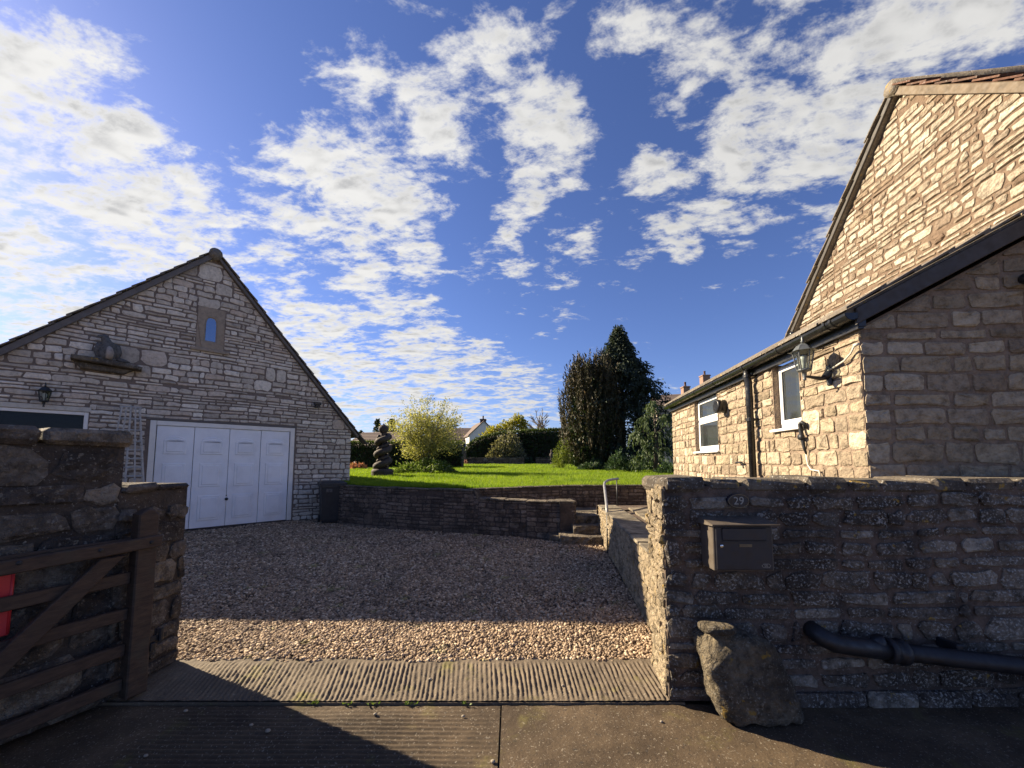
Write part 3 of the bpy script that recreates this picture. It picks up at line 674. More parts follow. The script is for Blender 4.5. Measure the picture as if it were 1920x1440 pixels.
def garage_build():
    gw = MB(); holed(gw, gpoly, [(-2.80, 0.0, -.1, 2.44), (-4.83, -3.69, .9, 2.52)], -.25, -.004, GF); body = gw.build('front_wall', 'garage_mortar', garage)
    sw = MB()
    for a in (EL[0], ER[0] - .25): sw.box((a + .002, 0, -GL), (a + .248, 2.4, -.252), GF)
    sw.prism(gpoly, -GL - .25, -GL - .002, GF); sw.build('side_walls', 'garage_stone', garage)
    # return edge of the right-hand corner, coursed stone seen end on is part of the front stones
    clips = [line_clip((AP[0], AP[1] - .02), (ER[0], ER[1] - .02), (-1.9, 1)), line_clip((AP[0], AP[1] - .02), (EL[0], EL[1] - .02), (-1.9, 1))]
    holes = [(-2.86, .04, -.1, 2.50), (-4.84, -3.68, .8, 2.62), (-2.15, -1.62, 4.17, 5.16)]
    spec = dict(fr=GF, ext=(EL[0], ER[0], 0, 6.43), hs=(.055, .15), ws=(.13, .42), blocks=(1, 1, 2, 3), jump=.26, gap=.026, clips=clips, holes=holes, mat='garage_stone', proud=.014, round=.27, jit=.014, wave=.008, face=.25,
                hidden=lambda a, b: (a < -3.3 and b < 2.25) or a < -4.95 and b < 2.6)
    stone_up(body, [spec], 21, thing=garage)
    # roof: boards, a slab and the tiles that show along the verges
    for side, E_, nm in ((-1, EL, 'l'), (1, ER, 'r')):
        d = np.array([E_[0] - AP[0], E_[1] - AP[1]]); ln = np.linalg.norm(d); d /= ln; up = np.array([-d[1], d[0]]);
        if up[1] < 0: up = -up
        Lr = ln + (.25 if side > 0 else .35); A = np.array(AP)
        q = lambda t, h: tuple(A + d * t + up * h)
        rm = MB(); rm.prism([q(-.03, .0), q(Lr, .0), q(Lr, .06), q(-.03, .06)], .10, -GL - .35, GF); roof = rm.build('roof', 'tile_grey', garage)
        th = .105 if side < 0 else .065
        bm_ = MB(); bm_.prism([q(-.02, .06 - th), q(Lr, .06 - th), q(Lr, .062), q(-.02, .062)], .062, .104, GF, bev=.006); bm_.build('barge_board', 'barge', garage)
        n = int(Lr / .29)
        for i in range(n + 1):
            t0 = i * Lr / n - .05; t1 = t0 + Lr / n + .07
            tl = MB(); j = rnd.uniform(-.006, .006)
            tl.prism([q(t0, .066 + j), q(t1, .094 + j), q(t1, .112 + j), q(t0, .086 + j)], .15 + rnd.uniform(-.008, .008), -.20, GF, t=rnd.random()); tl.build('tile', 'tile_grey', roof)
        if side > 0:
            rows = MB()
            for i in range(n): t0 = i * Lr / n; rows.prism([q(t0, .066), q(t0 + Lr / n, .09), q(t0 + Lr / n, .11), q(t0, .082)], -.21, -GL - .35, GF)
            o = rows.build('far_tiles', 'tile_grey', roof); o['kind'] = 'stuff'
    rp = MB()
    k = 8
    for i in range(6):
        z0 = .16 - i * 1.07; pts = [GF.p(AP[0], AP[1] + .015, z0), GF.p(AP[0], AP[1] + .015, z0 - 1.05)]
        rm = MB(); rm.tube(pts, .13, 14, t=rnd.random()); rm.build('ridge_tile', 'tile_grey', garage, True)
    # door
    fr_ = MB(); fr_.box((-2.80, 0, -.05), (-2.70, 2.44, .012), GF, .006); fr_.box((-.10, 0, -.05), (0.0, 2.44, .012), GF, .006); fr_.box((-2.698, 2.34, -.05), (-.102, 2.44, .010), GF, .006)
    fr_.build('door_frame', 'white_frame', garage)
    hd = MB(); hd.box((-2.86, 2.445, -.06), (.04, 2.495, .022), GF, .004); hd.build('lintel', 'barge', garage)
    xs = [-2.69, -2.055, -1.40, -.755, -.11]
    for i in range(4):
        a0, a1 = xs[i] + .004, xs[i + 1] - .004
        pm = MB(); pm.box((a0, .06, -.06), (a1, 2.335, -.022 + (.006 if i % 2 else 0)), GF, .006); panel = pm.build('door_panel', 'white_door', garage)
        f0 = -.022 + (.006 if i % 2 else 0); L0, L1 = a0 + .12, a1 - .12; c = (L0 + L1) / 2; w = (L1 - L0) / 2
        def arch(z0, z1, rise, L0=L0, L1=L1, c=c, w=w):
            top = [(c + w * math.cos(t) , z1 + rise * (max(0, math.sin(t)) ** 1.6)) for t in np.linspace(.0, math.pi, 13)]
            return [(L0, z0), (L1, z0)] + top
        for z0, z1, rise in ((1.72, 2.02, .10), (.98, 1.52, 0), (.22, .78, 0)):
            for ins, h0, h1 in ((0, 0, .016), (.05, .0161, .028)):
                P = arch(z0, z1, rise) if rise else [(L0, z0), (L1, z0), (L1, z1), (L0, z1)]
                if ins: P = inset(P, ins)
                mm = MB(); mm.prism(P, f0 - .004 if not ins else f0 + .014, f0 + h1, GF, bev=.008); mm.build('moulding', 'white_door', panel)
    kn = MB(); kn.lathe([(.028, 0), (.03, .006), (.012, .012), (.012, .03), (.03, .036), (.033, .055), (.02, .066)], GF.p(-1.40, .68, -.016), 16, ax=GN.tolist() + [0]); kn.box((-1.41, .75, -.016), (-1.39, .775, -.008), GF); kn.build('door_knob', 'black_plastic', garage, True)
    th = MB(); th.box((-2.80, -.005, -.06), (0.0, .05, .05), GF, .008); th.build('threshold', 'ret_mortar', garage)
    # window left of the door
    wf = MB(); wf.box((-4.83, .9, -.10), (-4.77, 2.52, -.012), GF, .004); wf.box((-3.75, .9, -.10), (-3.69, 2.52, -.012), GF, .004); wf.box((-4.768, 2.46, -.10), (-3.752, 2.52, -.014), GF, .004); wf.box((-4.768, .9, -.1), (-3.752, .96, -.014), GF, .004)
    win = wf.build('window', 'white_frame', garage)
    pn = MB(); pn.box((-4.768, .962, -.075), (-3.752, 2.458, -.065), GF); pn.build('pane', 'dark_glass', win)
    bk = MB(); bk.box((-4.768, .962, -.22), (-3.752, 2.458, -.20), GF); bk.build('blind', 'dark_room', win)  # dark sheet behind the pane, interior shade put into its colour
    lt = MB(); lt.box((-4.86, 2.525, -.05), (-3.66, 2.615, .012), GF, .006); lt.build('lintel', 'cream_frame', garage)
    # lancet
    cxa, hw, zb, zs = -1.885, .09, 4.37, 4.72
    def lanc(hw, zb, zs, tip):
        R_ = []
        for t in np.linspace(0, 1, 7): R_.append((cxa + hw * math.cos(t * 1.25) ** .9 if t < 1 else cxa, zs + tip * math.sin(t * math.pi / 2)))
        L_ = [(2 * cxa - x, z) for x, z in R_[:-1]][::-1]
        return [(cxa - hw, zb), (cxa + hw, zb)] + R_ + L_
    inn = lanc(hw, zb, zs, .19)
    outr = [(-2.14, 4.18), (-1.63, 4.18), (-1.63, 5.15), (-2.14, 5.15)]
    sm = MB()
    # surround as a ring of quads between opening and outer rectangle, with a deep reveal
    k = len(inn)
    def onrect(x, z):
        dx, dz = x - cxa, z - 4.66; s = min((.255 / abs(dx)) if abs(dx) > 1e-6 else 9, (.485 / abs(dz)) if abs(dz) > 1e-6 else 9); return (cxa + dx * s, 4.665 + dz * s)
    OR = [onrect(x, z) for x, z in inn]; sp = inset(inn, -.035)
    V = [GF.p(x, z, .02) for x, z in OR] + [GF.p(x, z, .02) for x, z in sp] + [GF.p(x, z, -.01) for x, z in inn] + [GF.p(x, z, -.17) for x, z in inn] + [GF.p(x, z, -.02) for x, z in OR]
    F = []
    for i in range(k):
        j = (i + 1) % k
        for a, b in ((0, 1), (1, 2), (2, 3), (4, 0)): F.append((a * k + i, a * k + j, b * k + j, b * k + i))
    sm.add(V, F); lw = sm.build('lancet_window', 'dress_stone', garage)
    for x0, x1, z0, z1 in ((-2.14, -2.09, 4.18, 5.15),): pass
    crn = MB()
    for (x, z) in ((-2.14, 5.15), (-1.63, 5.15), (-2.14, 4.18), (-1.63, 4.18)):
        pass
    bx_ = MB(); bx_.box((-2.142, 4.178, -.03), (-1.628, 5.152, .0), GF); bx_.build('surround_back', 'dress_stone', lw)
    gl = MB(); gl.prism(inset(inn, -.004), .004, .006, GF); gl.build('pane', 'lancet', lw)
    sl = MB(); sl.box((-2.24, 4.10, -.02), (-1.52, 4.172, .06), GF, .01); sl.build('sill', 'dress_stone', lw)
garage_build()

# ledge and carved bird on the garage
led = empty('stone_ledge', GF.p(-3.48, 3.5, .1), 'long weathered stone ledge under the carved bird on garage gable', 'ledge')
lm = MB()
rng = random.Random(4)
Pt = [(-3.98, 3.50), (-3.0, 3.44), (-2.99, 3.50), (-3.3, 3.545), (-3.7, 3.58), (-3.97, 3.585)]
lm.prism(Pt, .0, .30, GF, bev=.015); lm.build('slab', 'cop_stone', led)
lm = MB(); lm.prism([(-3.85, 3.36), (-3.25, 3.34), (-3.12, 3.44), (-3.95, 3.495)], .0, .15, GF, bev=.02); lm.build('corbel', 'cop_stone', led)
bird = empty('carved_bird', GF.p(-3.5, 3.58, .17), 'dark weathered stone bird sitting on the garage ledge', 'statue')
def bird_build():
    b0 = np.array([-3.50, 3.57])
    def pt(a, b, c): return GF.p(b0[0] + a, b0[1] + b, .17 + c)
    bm_ = MB(); bm_.tube([pt(-.02, 0, 0), pt(-.01, .08, 0), pt(.0, .18, .01), pt(.0, .28, .01), pt(-.03, .36, .02), pt(-.05, .41, .03), pt(-.06, .46, .03), pt(-.08, .50, .04)], [.10, .13, .135, .115, .075, .065, .06, .02], 12)
    bm_.build('body', 'bird', bird, True)
    bk = MB(); bk.tube([pt(-.09, .455, .05), pt(-.15, .44, .07), pt(-.17, .415, .075)], [.035, .02, .006], 8); bk.build('beak', 'bird', bird, True)
    for sg, mt in ((1, 'bird'), (-1, 'bird')):
        wg = MB(); wg.tube([pt(.05 * sg, .36, -.01), pt(.11 * sg, .30, .0), pt(.135 * sg, .18, .0), pt(.12 * sg, .05, -.03), pt(.09 * sg, -.0, -.05)], [.02, .06, .065, .045, .012], 10); wg.build('wing', mt, bird, True)
    br = MB(); br.tube([pt(.02, .02, .09), pt(.03, .12, .125), pt(.02, .22, .12), pt(.01, .27, .10)], [.05, .06, .045, .015], 10); br.build('breast', 'bird_pale', bird, True)
    tl = MB(); tl.tube([pt(.10, .05, -.02), pt(.22, .03, -.03), pt(.32, .02, -.04)], [.05, .045, .015], 8); tl.build('tail', 'bird', bird, True)
    ft = MB(); ft.box((b0[0] - .18, b0[1] - .01, .08), (b0[0] + .12, b0[1] + .03, .26), GF, .012); ft.build('base', 'bird', bird)
bird_build()

# lanterns: six-sided glass cage, hat with flared eaves, finial, arm and wall plate
def lantern(base, fr, sc, hang, mats, lab, arm_up):
    """fr: wall frame; base (a, b): where the plate sits; hang: how far out; b_c: where the cage bottom is"""
    root = empty('wall_lantern', fr.p(base[0], base[1], 0), lab, 'lantern')
    a, b = base; n = 6; off = arm_up
    cz = b + off; C_ = fr.p(a, cz, hang)
    def ring(r, h, k): th = 2 * math.pi * (k + .5) / n; return C_ + np.array([r * math.cos(th), r * math.sin(th), h]) * sc
    pl = MB(); pl.box((a - .035 * sc, b - .11 * sc, .001), (a + .035 * sc, b + .11 * sc, .03), fr, .012); pl.tube([fr.p(a, b + .02, .01), fr.p(a, b - .02, .06)], [.05 * sc, .03 * sc], 12); pl.build('wall_plate', mats[1], root)
    ar = MB(); ar.tube([fr.p(a, b - .01, .02), fr.p(a, b - .03, hang * .4), fr.p(a, cz - .06 * sc - .01, hang * .85), C_ + np.array([0, 0, -.07 * sc]), C_ + np.array([0, 0, -.01])], [.034 * sc, .022 * sc, .013 * sc, .014 * sc, .02 * sc], 10); ar.build('arm', mats[1], root, True)
    bt = MB(); bt.lathe([(.012, -.11), (.018, -.095), (.01, -.08), (.022, -.05), (.022, -.02), (.06, -.012), (.065, .0), (.058, .012)], C_, 12)
    bt.v = [tuple((np.array(v) - C_) * sc + C_) for v in bt.v]; bt.build('base', mats[0], root, True)
    for k in range(n):
        br_ = MB(); br_.tube([ring(.06, .0, k), ring(.092, .20, k)], .006 * sc, 6); br_.build('glazing_bar', mats[0], root)
        gp = MB(); gp.add([ring(.058, .004, k), ring(.058, .004, k + 1), ring(.09, .198, k + 1), ring(.09, .198, k)], [(0, 1, 2, 3)]); gp.build('pane', 'lantern_glass', root)
    ht = MB(); V = [ring(.135, .198, k) for k in range(n)] + [ring(.095, .21, k) for k in range(n)] + [ring(.055, .262, k) for k in range(n)] + [ring(.02, .285, k) for k in range(n)] + [ring(.09, .194, k) for k in range(n)]
    F = [(j * n + i, j * n + (i + 1) % n, (j + 1) * n + (i + 1) % n, (j + 1) * n + i) for j in range(3) for i in range(n)] + [tuple(3 * n + i for i in range(n)), tuple(4 * n + i for i in range(n))] + [(i, (i + 1) % n, 4 * n + (i + 1) % n, 4 * n + i) for i in range(n)]
    ht.add(V, F); ht.build('hat', mats[0], root)
    fn = MB(); fn.lathe([(.02, .283), (.012, .30), (.02, .306), (.008, .32), (.013, .335), (.008, .35), (.002, .372)], C_, 10); fn.v = [tuple((np.array(v) - C_) * sc + C_) for v in fn.v]; fn.build('finial', mats[0], root, True)
    bl = MB(); bl.lathe([(.016, .01), (.018, .06), (.03, .09), (.034, .12), (.028, .15), (.008, .165)], C_, 12); bl.v = [tuple((np.array(v) - C_) * sc + C_) for v in bl.v]; bl.build('bulb', 'bulb', root, True)
    return root
lantern((-4.25, 2.84), GF, .95, .17, ('dark_metal', 'dark_metal'), 'dark blue-black wall lantern above the dark garage window', -.18)

# security light on the garage
sec = empty('security_light', GF.p(.5, 3.08, 0), 'small dark security light high on garage wall by the eave', 'light')
m = MB(); m.box((.46, 3.03, .0), (.56, 3.13, .03), GF, .006); m.build('bracket', 'bird', sec)
m = MB(); m.tube([GF.p(.51, 3.08, .02), GF.p(.50, 3.12, .10)], .018, 8); m.build('arm', 'black_plastic', sec)
m = MB(); m.box((.42, 3.10, .06), (.58, 3.18, .18), GF, .012); m.build('hood', 'black_plastic', sec)
m = MB(); m.box((.44, 3.05, .10), (.56, 3.098, .17), GF, .008); m.build('sensor', 'black_plastic', sec)

# obelisk trellis in front of the garage wall
tre = empty('obelisk_trellis', GF.p(-3.12, 0, .5), 'slender grey timber obelisk trellis leaning by the garage door', 'trellis')
def tre_build():
    H_, tw, bw, cd = 2.62, .125, .36, .5; ca = -3.12
    def at(i, j, z):
        w = bw + (tw - bw) * z / H_; return GF.p(ca + i * w, z, cd + j * w)
    for i, j in ((-1, 1), (-.5, 1), (0, 1), (.5, 1), (1, 1), (-1, -1), (1, -1), (0, -1)):
        mm = MB(); mm.tube([at(i, j, 0), at(i, j, H_)], .018, 4); mm.build('upright', 'trellis', tre)
    z = .25
    while z < H_ - .05:
        mm = MB()
        for p, q in (((-1, 1), (1, 1)), ((1, 1), (1, -1)), ((1, -1), (-1, -1)), ((-1, -1), (-1, 1))): mm.tube([at(*p, z), at(*q, z)], .015, 4)
        mm.build('crossbar', 'trellis', tre); z += .17 if z < 1.9 else .22
    mm = MB(); mm.tube([at(-1.25, 1, H_), at(1.25, 1, H_)], .018, 4); mm.tube([at(-1.25, -1, H_), at(1.25, -1, H_)], .018, 4); mm.build('cap_bars', 'trellis', tre)
tre_build()

# wheelie bin
binr = empty('wheelie_bin', (-4.62, 9.95, 0), 'black wheelie bin standing between garage and low wall', 'bin')
def bin_build():
    f = Fr((-4.62, 9.95, 0), (.86, .51), (.51, -.86)); k = 0
    def slab(z, w, d, dz=0): return [f.p(sx * w / 2, z, sy * d / 2 + dz) for sx, sy in ((-1, -1), (1, -1), (1, 1), (-1, 1))]
    bm_ = MB(); V = slab(.05, .44, .50) + slab(.12, .46, .53) + slab(.92, .55, .66) + slab(.925, .60, .71) + slab(.98, .60, .71)
    F = [(j * 4 + i, j * 4 + (i + 1) % 4, (j + 1) * 4 + (i + 1) % 4, (j + 1) * 4 + i) for j in range(4) for i in range(4)] + [(3, 2, 1, 0), (16, 17, 18, 19)]
    bm_.add(V, F); bm_.build('body', 'bin', binr)
    ld = MB(); V = slab(.982, .63, .74, .01) + slab(1.02, .63, .74, .01) + slab(1.065, .50, .58, -.02); F = [(j * 4 + i, j * 4 + (i + 1) % 4, (j + 1) * 4 + (i + 1) % 4, (j + 1) * 4 + i) for j in range(2) for i in range(4)] + [(3, 2, 1, 0), (8, 9, 10, 11)]
    ld.add(V, F); ld.build('lid', 'bin', binr)
    hn = MB(); hn.tube([f.p(-.27, 1.0, -.40), f.p(.27, 1.0, -.40)], .018, 8); hn.build('handle', 'bin', binr)
    for sx in (-1, 1):
        wh = MB(); c = f.p(sx * .255, .10, -.26); wh.lathe([(.06, -.025), (.10, -.022), (.10, .022), (.06, .025)], c, 18, ax=f.u); wh.build('wheel', 'black_plastic', binr)
    lp = MB(); lp.box((-.16, .80, .325), (-.02, .88, .333), f, .003); lp.build('label_plate', 'bird', binr)
bin_build()

# ------------------------------------------------------------------ retaining walls, steps, path, rail
def poly_frames(pts):
    return [(Fr((p[0], p[1], 0), (q[0] - p[0], q[1] - p[1])), math.dist(p, q)) for p, q in zip(pts[:-1], pts[1:])]
def wall_line(root, pts, z0, tops, thick, mat, mortar, seed, hs=(.06, .13), ws=(.12, .32), gap=.022, proud=.013, cop=None, cap_mat=None, **kw):
    """a stone wall along a line; tops: height at every point; the wall's face is on the right of travel"""
    core = MB(); specs = []
    for i, (f, L) in enumerate(poly_frames(pts)):
        za, zb = tops[i], tops[i + 1]
        core.prism([(-.004, z0), (L + .004, z0), (L + .004, zb - .006), (-.004, za - .006)], -thick, -.002, f)
        specs.append(dict(fr=f, ext=(0, L, z0, max(za, zb)), hs=hs, ws=ws, gap=gap, mat=mat, proud=proud, clips=[line_clip((0, za), (L, zb), (L / 2, z0 - 1))], round=.36, jit=.012, wave=.008, **kw))
    c = core.build('core', mortar, root)
    stone_up(root, specs, seed, thing=root)
    if cap_mat:
        rng = random.Random(seed + 1)
        for i, (f, L) in enumerate(poly_frames(pts)):
            a = 0
            while a < L - .02:
                w = min(rng.uniform(.22, .5), L - a); w = L - a if L - a - w < .12 else w
                za = tops[i] + (tops[i + 1] - tops[i]) * a / L; zb = tops[i] + (tops[i + 1] - tops[i]) * (a + w) / L; h = cop + rng.uniform(-.008, .008)
                mm = MB(); mm.prism([(a + .006, za - .004), (a + w - .006, zb - .004), (a + w - .01, zb + h), (a + .01, za + h)], -thick - .01, .03 + rng.uniform(-.01, .012), f, bev=.012, t=rng.random()); mm.build('coping_stone', cap_mat, root); a += w
    return c
ret = empty('retaining_wall', (-1.5, 8.6, 0), 'dark stone retaining wall curving from the wheelie bin to the steps', 'wall')
wall_line(ret, [(-5.25, 10.62), (-4.2, 9.64), (-2.9, 8.98), (-1.5, 8.54), (-.82, 8.36), (-.72, 8.33), (.3, 8.08), (1.27, 7.86), (1.27, 8.55)], 0, [.95, .94, .93, .92, .915, .74, .72, .71, .70], .30, 'ret_stone', 'ret_mortar', 31, cop=.035, cap_mat='step_stone', hs=(.06, .12), ws=(.14, .36))
upw = empty('lawn_wall', (1.2, 9.5, .45), 'low stone wall holding the lawn behind the path', 'wall')
wall_line(upw, [(-.95, 8.56), (.2, 9.0), (1.2, 9.4), (2.4, 9.55), (5.2, 9.75)], .40, [.93, .94, .95, .955, .96], .25, 'ret_stone', 'ret_mortar', 37, cop=.03, cap_mat='step_stone', hs=(.06, .11), ws=(.14, .3))
# the path behind the low wall and the terrace beside the house
m = MB(); P = [(-.75, 8.4), (1.3, 8.0), (1.95, 8.2), (5.2, 8.6), (5.2, 9.75), (1.2, 9.42), (.2, 9.03), (-.9, 8.6)]; m.add([(x, y, .44) for x, y in P], [tuple(range(len(P)))]); path_o = label(m.build('garden_path', 'paving'), kind='structure')
def slabs(parent, rows):
    rg = random.Random(9)
    for (x0, x1, y0, y1, z, sk) in rows:
        x = x0
        while x < x1 - .05:
            w = min(rg.uniform(.4, .65), x1 - x); mm = MB()
            mm.box((x + .006, z - .03, y0 + .006), (x + w - .006, z + .012 + rg.uniform(-.003, .004), y1 - .006), None, .006, t=rg.random())
            mm.v = [(a + sk * (b - y0), b, c) for a, b, c in mm.v]; mm.build('paving_slab', 'paving', parent); x += w
slabs(path_o, [(1.32, 3.6, 8.62, 9.02, .445, 0), (1.4, 3.6, 9.03, 9.36, .445, 0)])
m = MB(); P = [(1.28, 3.11), (3.0, 3.3), (3.62, 8.72), (5.2, 8.62), (1.95, 8.3), (1.75, 7.2)]; m.add([(x, y, .62) for x, y in P], [tuple(range(len(P)))]); m.prism([(3.6, .3), (1.8, .3), (1.8, .62), (3.6, .62)], 8.28, 8.30)
terr = label(m.build('terrace', 'soil'), kind='structure')
m2 = MB()
slabs(terr, [(1.75, 2.95, 3.4, 4.0, .64, .118), (1.75, 3.0, 4.01, 4.7, .64, .118), (1.9, 3.1, 4.71, 5.4, .64, .118), (2.0, 3.2, 5.41, 6.1, .64, .118), (2.1, 3.3, 6.11, 6.9, .64, .118), (2.2, 3.4, 6.91, 7.7, .64, .118)])
rw = empty('side_wall', (1.4, 5.0, 0), 'low rough stone wall running back from the gate pier to the steps', 'wall')
RW0, RW1 = (1.225, 3.10), (1.70, 7.22)
wall_line(rw, [(1.76, 7.9), (1.70, 7.22), (1.547, 5.85), RW0], 0, [.66, .66, .67, .70], .32, 'end_stone', 'end_stone', 41, hs=(.05, .11), ws=(.12, .3), gap=.008, proud=.018, cop=.03, cap_mat='paving')
# steps
stp = empty('garden_steps', (1.4, 7.6, 0), 'three rough stone steps up from the gravel to the path', 'steps')
def step(x0, x1, y0, y1, z0, z1, seed):
    rg = np.random.RandomState(seed); mm = MB(); nx, ny = 9, 4; T = []
    P = []
    for k, z in enumerate((z0, z0 + (z1 - z0) * .55, z1)):
        for i in range(nx):
            for j in range(ny):
                x = x0 + (x1 - x0) * i / (nx - 1); y = y0 + (y1 - y0) * j / (ny - 1) + (.08 * (1 - i / (nx - 1)) if j == 0 else 0) * 0
                y += (rg.uniform(-.02, .02) - (.015 if k == 1 else 0)) if j == 0 else 0
                P.append((x, y, z + (rg.uniform(-.008, .006) if k == 2 else 0)))
    I = lambda k, i, j: k * nx * ny + i * ny + j; F = []
    for i in range(nx - 1):
        for j in range(ny - 1): F.append((I(2, i, j), I(2, i + 1, j), I(2, i + 1, j + 1), I(2, i, j + 1)))
        for k in range(2): F.append((I(k, i, 0), I(k, i + 1, 0), I(k + 1, i + 1, 0), I(k + 1, i, 0)))
    for j in range(ny - 1):
        for k in range(2): F += [(I(k, 0, j), I(k + 1, 0, j), I(k + 1, 0, j + 1), I(k, 0, j + 1)), (I(k, nx - 1, j), I(k, nx - 1, j + 1), I(k + 1, nx - 1, j + 1), I(k + 1, nx - 1, j))]
    mm.add(P, F); mm.build('step', 'step_stone', stp)
step(.92, 1.70, 7.30, 8.6, .0, .155, 1); step(1.20, 1.735, 7.62, 8.6, .156, .305, 2); step(1.285, 1.76, 7.95, 8.62, .306, .452, 3)
m = MB(); m.box((.70, 0, 7.62), (1.0, .12, 7.95), None, .03, jit=.01); m.build('side_block', 'step_stone', stp)
hr = empty('handrail', (1.62, 6.6, 0), 'bent grey tubular handrail beside the stone steps', 'handrail')
m = MB(); m.tube([(1.62, 6.62, -.02), (1.62, 6.62, .69)], .019, 8); m.build('post', 'iron', hr, True)
m = MB(); m.tube([(1.62, 6.62, .66), (1.70, 7.0, .80), (1.80, 7.5, .96), (1.88, 7.9, 1.075), (1.94, 8.1, 1.12), (2.06, 8.35, 1.15), (2.22, 8.6, 1.16), (2.42, 8.85, 1.165)], .026, 10); m.build('rail', 'metal', hr, True)
m = MB(); m.tube([(2.38, 8.8, .44), (2.38, 8.8, 1.155)], .015, 8); m.build('post', 'iron', hr, True)

# ------------------------------------------------------------------ boundary wall on the right with its pier end
bw = empty('boundary_wall', (2.4, 2.85, 0), 'lichen-covered stone boundary wall carrying the letterbox', 'wall')
BF = Fr((1.02, 2.63, 0), (1, 0), (0, -1)); BE = Fr((1.09, 3.10, 0), (-.07, -.47), (-.989, .147)); BL = 5.2
m = MB(); m.prism([(1.03, 2.64), (1.02 + BL, 2.64), (1.02 + BL, 3.10), (1.10, 3.10)], 0, 1.385)
m.v = [(x, y, z) for x, y, z in m.v]
def wall_core():
    mm = MB(); V = [(1.026, 2.636, 0), (6.2, 2.636, 0), (6.2, 3.10, 0), (1.096, 3.10, 0)]; V += [(x, y, 1.385) for x, y, z in V]
    mm.add(V, [(3, 2, 1, 0), (4, 5, 6, 7), (0, 1, 5, 4), (1, 2, 6, 5), (2, 3, 7, 6), (3, 0, 4, 7)]); mm.build('core', 'wall_mortar', bw)
wall_core()
stone_up(bw, [dict(fr=BF, ext=(.0, BL, 0, 1.335), hs=(.065, .145), ws=(.13, .40), blocks=(1, 1, 2, 2), jump=.12, gap=.030, mat='wall_stone', proud=.013, round=.42, jit=.016, wave=.012, face=.45),
              dict(fr=BE, ext=(0, .472, 0, 1.385), hs=(.05, .13), ws=(.10, .30), blocks=(1, 2), gap=.006, mat='end_stone', proud=.018, round=.5, jit=.018, wave=.012, face=.5)], 51, thing=bw)
def copings():
    rg = random.Random(8); a = .0
    while a < BL - .1:
        w = rg.uniform(.22, .55); t = rg.uniform(.075, .10); mm = MB()
        mm.box((1.025 + a + .005, 1.34, 2.624 + rg.uniform(-.010, .008)), (1.025 + a + w - .005, 1.345 + t, 3.105), None, .025, t=rg.random(), jit=.007); mm.build('coping_stone', 'cop_stone', bw); a += w
copings()
rg_ = random.Random(77); a = 1.75
while a < 5.5:
    w = rg_.uniform(.3, .6); m = MB(); m.box((a, -.03, 2.585 + rg_.uniform(-.012, .012)), (a + w - .012, .065 + rg_.uniform(-.012, .012), 2.634), None, .02, jit=.006, t=rg_.random()); m.build('footing_stone', 'wall_stone', bw); a += w

# letterbox and number plaque
lb = empty('letterbox', (1.49, 2.55, .87), 'black metal letterbox fixed to the boundary wall below the number plaque', 'letterbox')
LF = Fr((1.262, 2.60, .872), (1, 0), (0, -1)); W_, H_ = .375, .285
m = MB(); m.box((0, 0, -.02), (W_, H_, .140), LF, .004); m.build('case', 'box_side', lb)
m = MB(); m.box((.012, .008, .141), (W_ - .012, H_ - .012, .151), LF, .004); door = m.build('door', 'box_black', lb)
m = MB(); m.box((.05, .19, .152), (W_ - .05, .265, .160), LF, .006); m.build('flap', 'box_black', door)
m = MB(); m.box((.05, .180, .152), (W_ - .05, .186, .156), LF); m.build('flap_edge', 'iron', door)
m = MB(); m.box((.155, .148, .152), (.235, .168, .155), LF, .002); m.build('name_plate', 'brass', door)
m = MB(); m.lathe([(.011, 0), (.011, .006), (.007, .008)], LF.p(.045, .155, .151), 14, ax=(0, -1, 0)); m.build('lock', 'chrome', door, True)
m = MB(); V = [LF.p(-.022, H_ - .012, -.02), LF.p(W_ + .022, H_ - .012, -.02), LF.p(W_ + .022, H_ - .004, .180), LF.p(-.022, H_ - .004, .180), LF.p(-.012, H_ + .03, -.02), LF.p(W_ + .012, H_ + .03, -.02), LF.p(W_ + .022, H_ + .006, .183), LF.p(-.022, H_ + .006, .183)]
m.add(V, [(3, 2, 1, 0), (4, 5, 6, 7), (0, 1, 5, 4), (1, 2, 6, 5), (2, 3, 7, 6), (3, 0, 4, 7)]); m.build('hood', 'box_side', lb)
def text_obj(txt, size, loc, rot, mat, parent, name, ext=.0015):
    cu = bpy.data.curves.new(name, 'FONT'); cu.body = txt; cu.size = size; cu.extrude = ext; cu.align_x = 'CENTER'; cu.align_y = 'CENTER'
    o = bpy.data.objects.new(name, cu); COL.objects.link(o)
    dg = bpy.context.evaluated_depsgraph_get(); me = bpy.data.meshes.new_from_object(o.evaluated_get(dg)); bpy.data.objects.remove(o)
    o = bpy.data.objects.new(name, me); COL.objects.link(o); me.materials.clear(); me.materials.append(M[mat]); o.parent = parent
    o.location = Vector(loc) - Vector(origin_of(parent)); o.rotation_euler = rot; return o
hexp = [(.029 * math.cos(t) + .318, .022 + .0135 * math.sin(t) * 1.15) for t in (0, .9, math.pi - .9, math.pi, math.pi + .9, -.9)]
m = MB(); hi = inset(hexp, .0022); k = 6
V = [LF.p(x, z, .1525) for x, z in hexp] + [LF.p(x, z, .1525) for x, z in hi]; m.add(V, [(i, (i + 1) % k, k + (i + 1) % k, k + i) for i in range(k)]); m.v = [(x, y, z + .012) for x, y, z in m.v]; m.build('badge', 'ivory', door)
text_obj('SIL', .021, LF.p(.318, .034, .1525), (R(90), 0, 0), 'ivory', door, 'badge_lettering', .0005)
pq = empty('number_plaque', (1.511, 2.60, 1.29), 'small oval dark blue plaque reading 29 above the letterbox', 'sign')
PF = Fr((1.511, 2.60, 1.29), (1, 0), (0, -1))
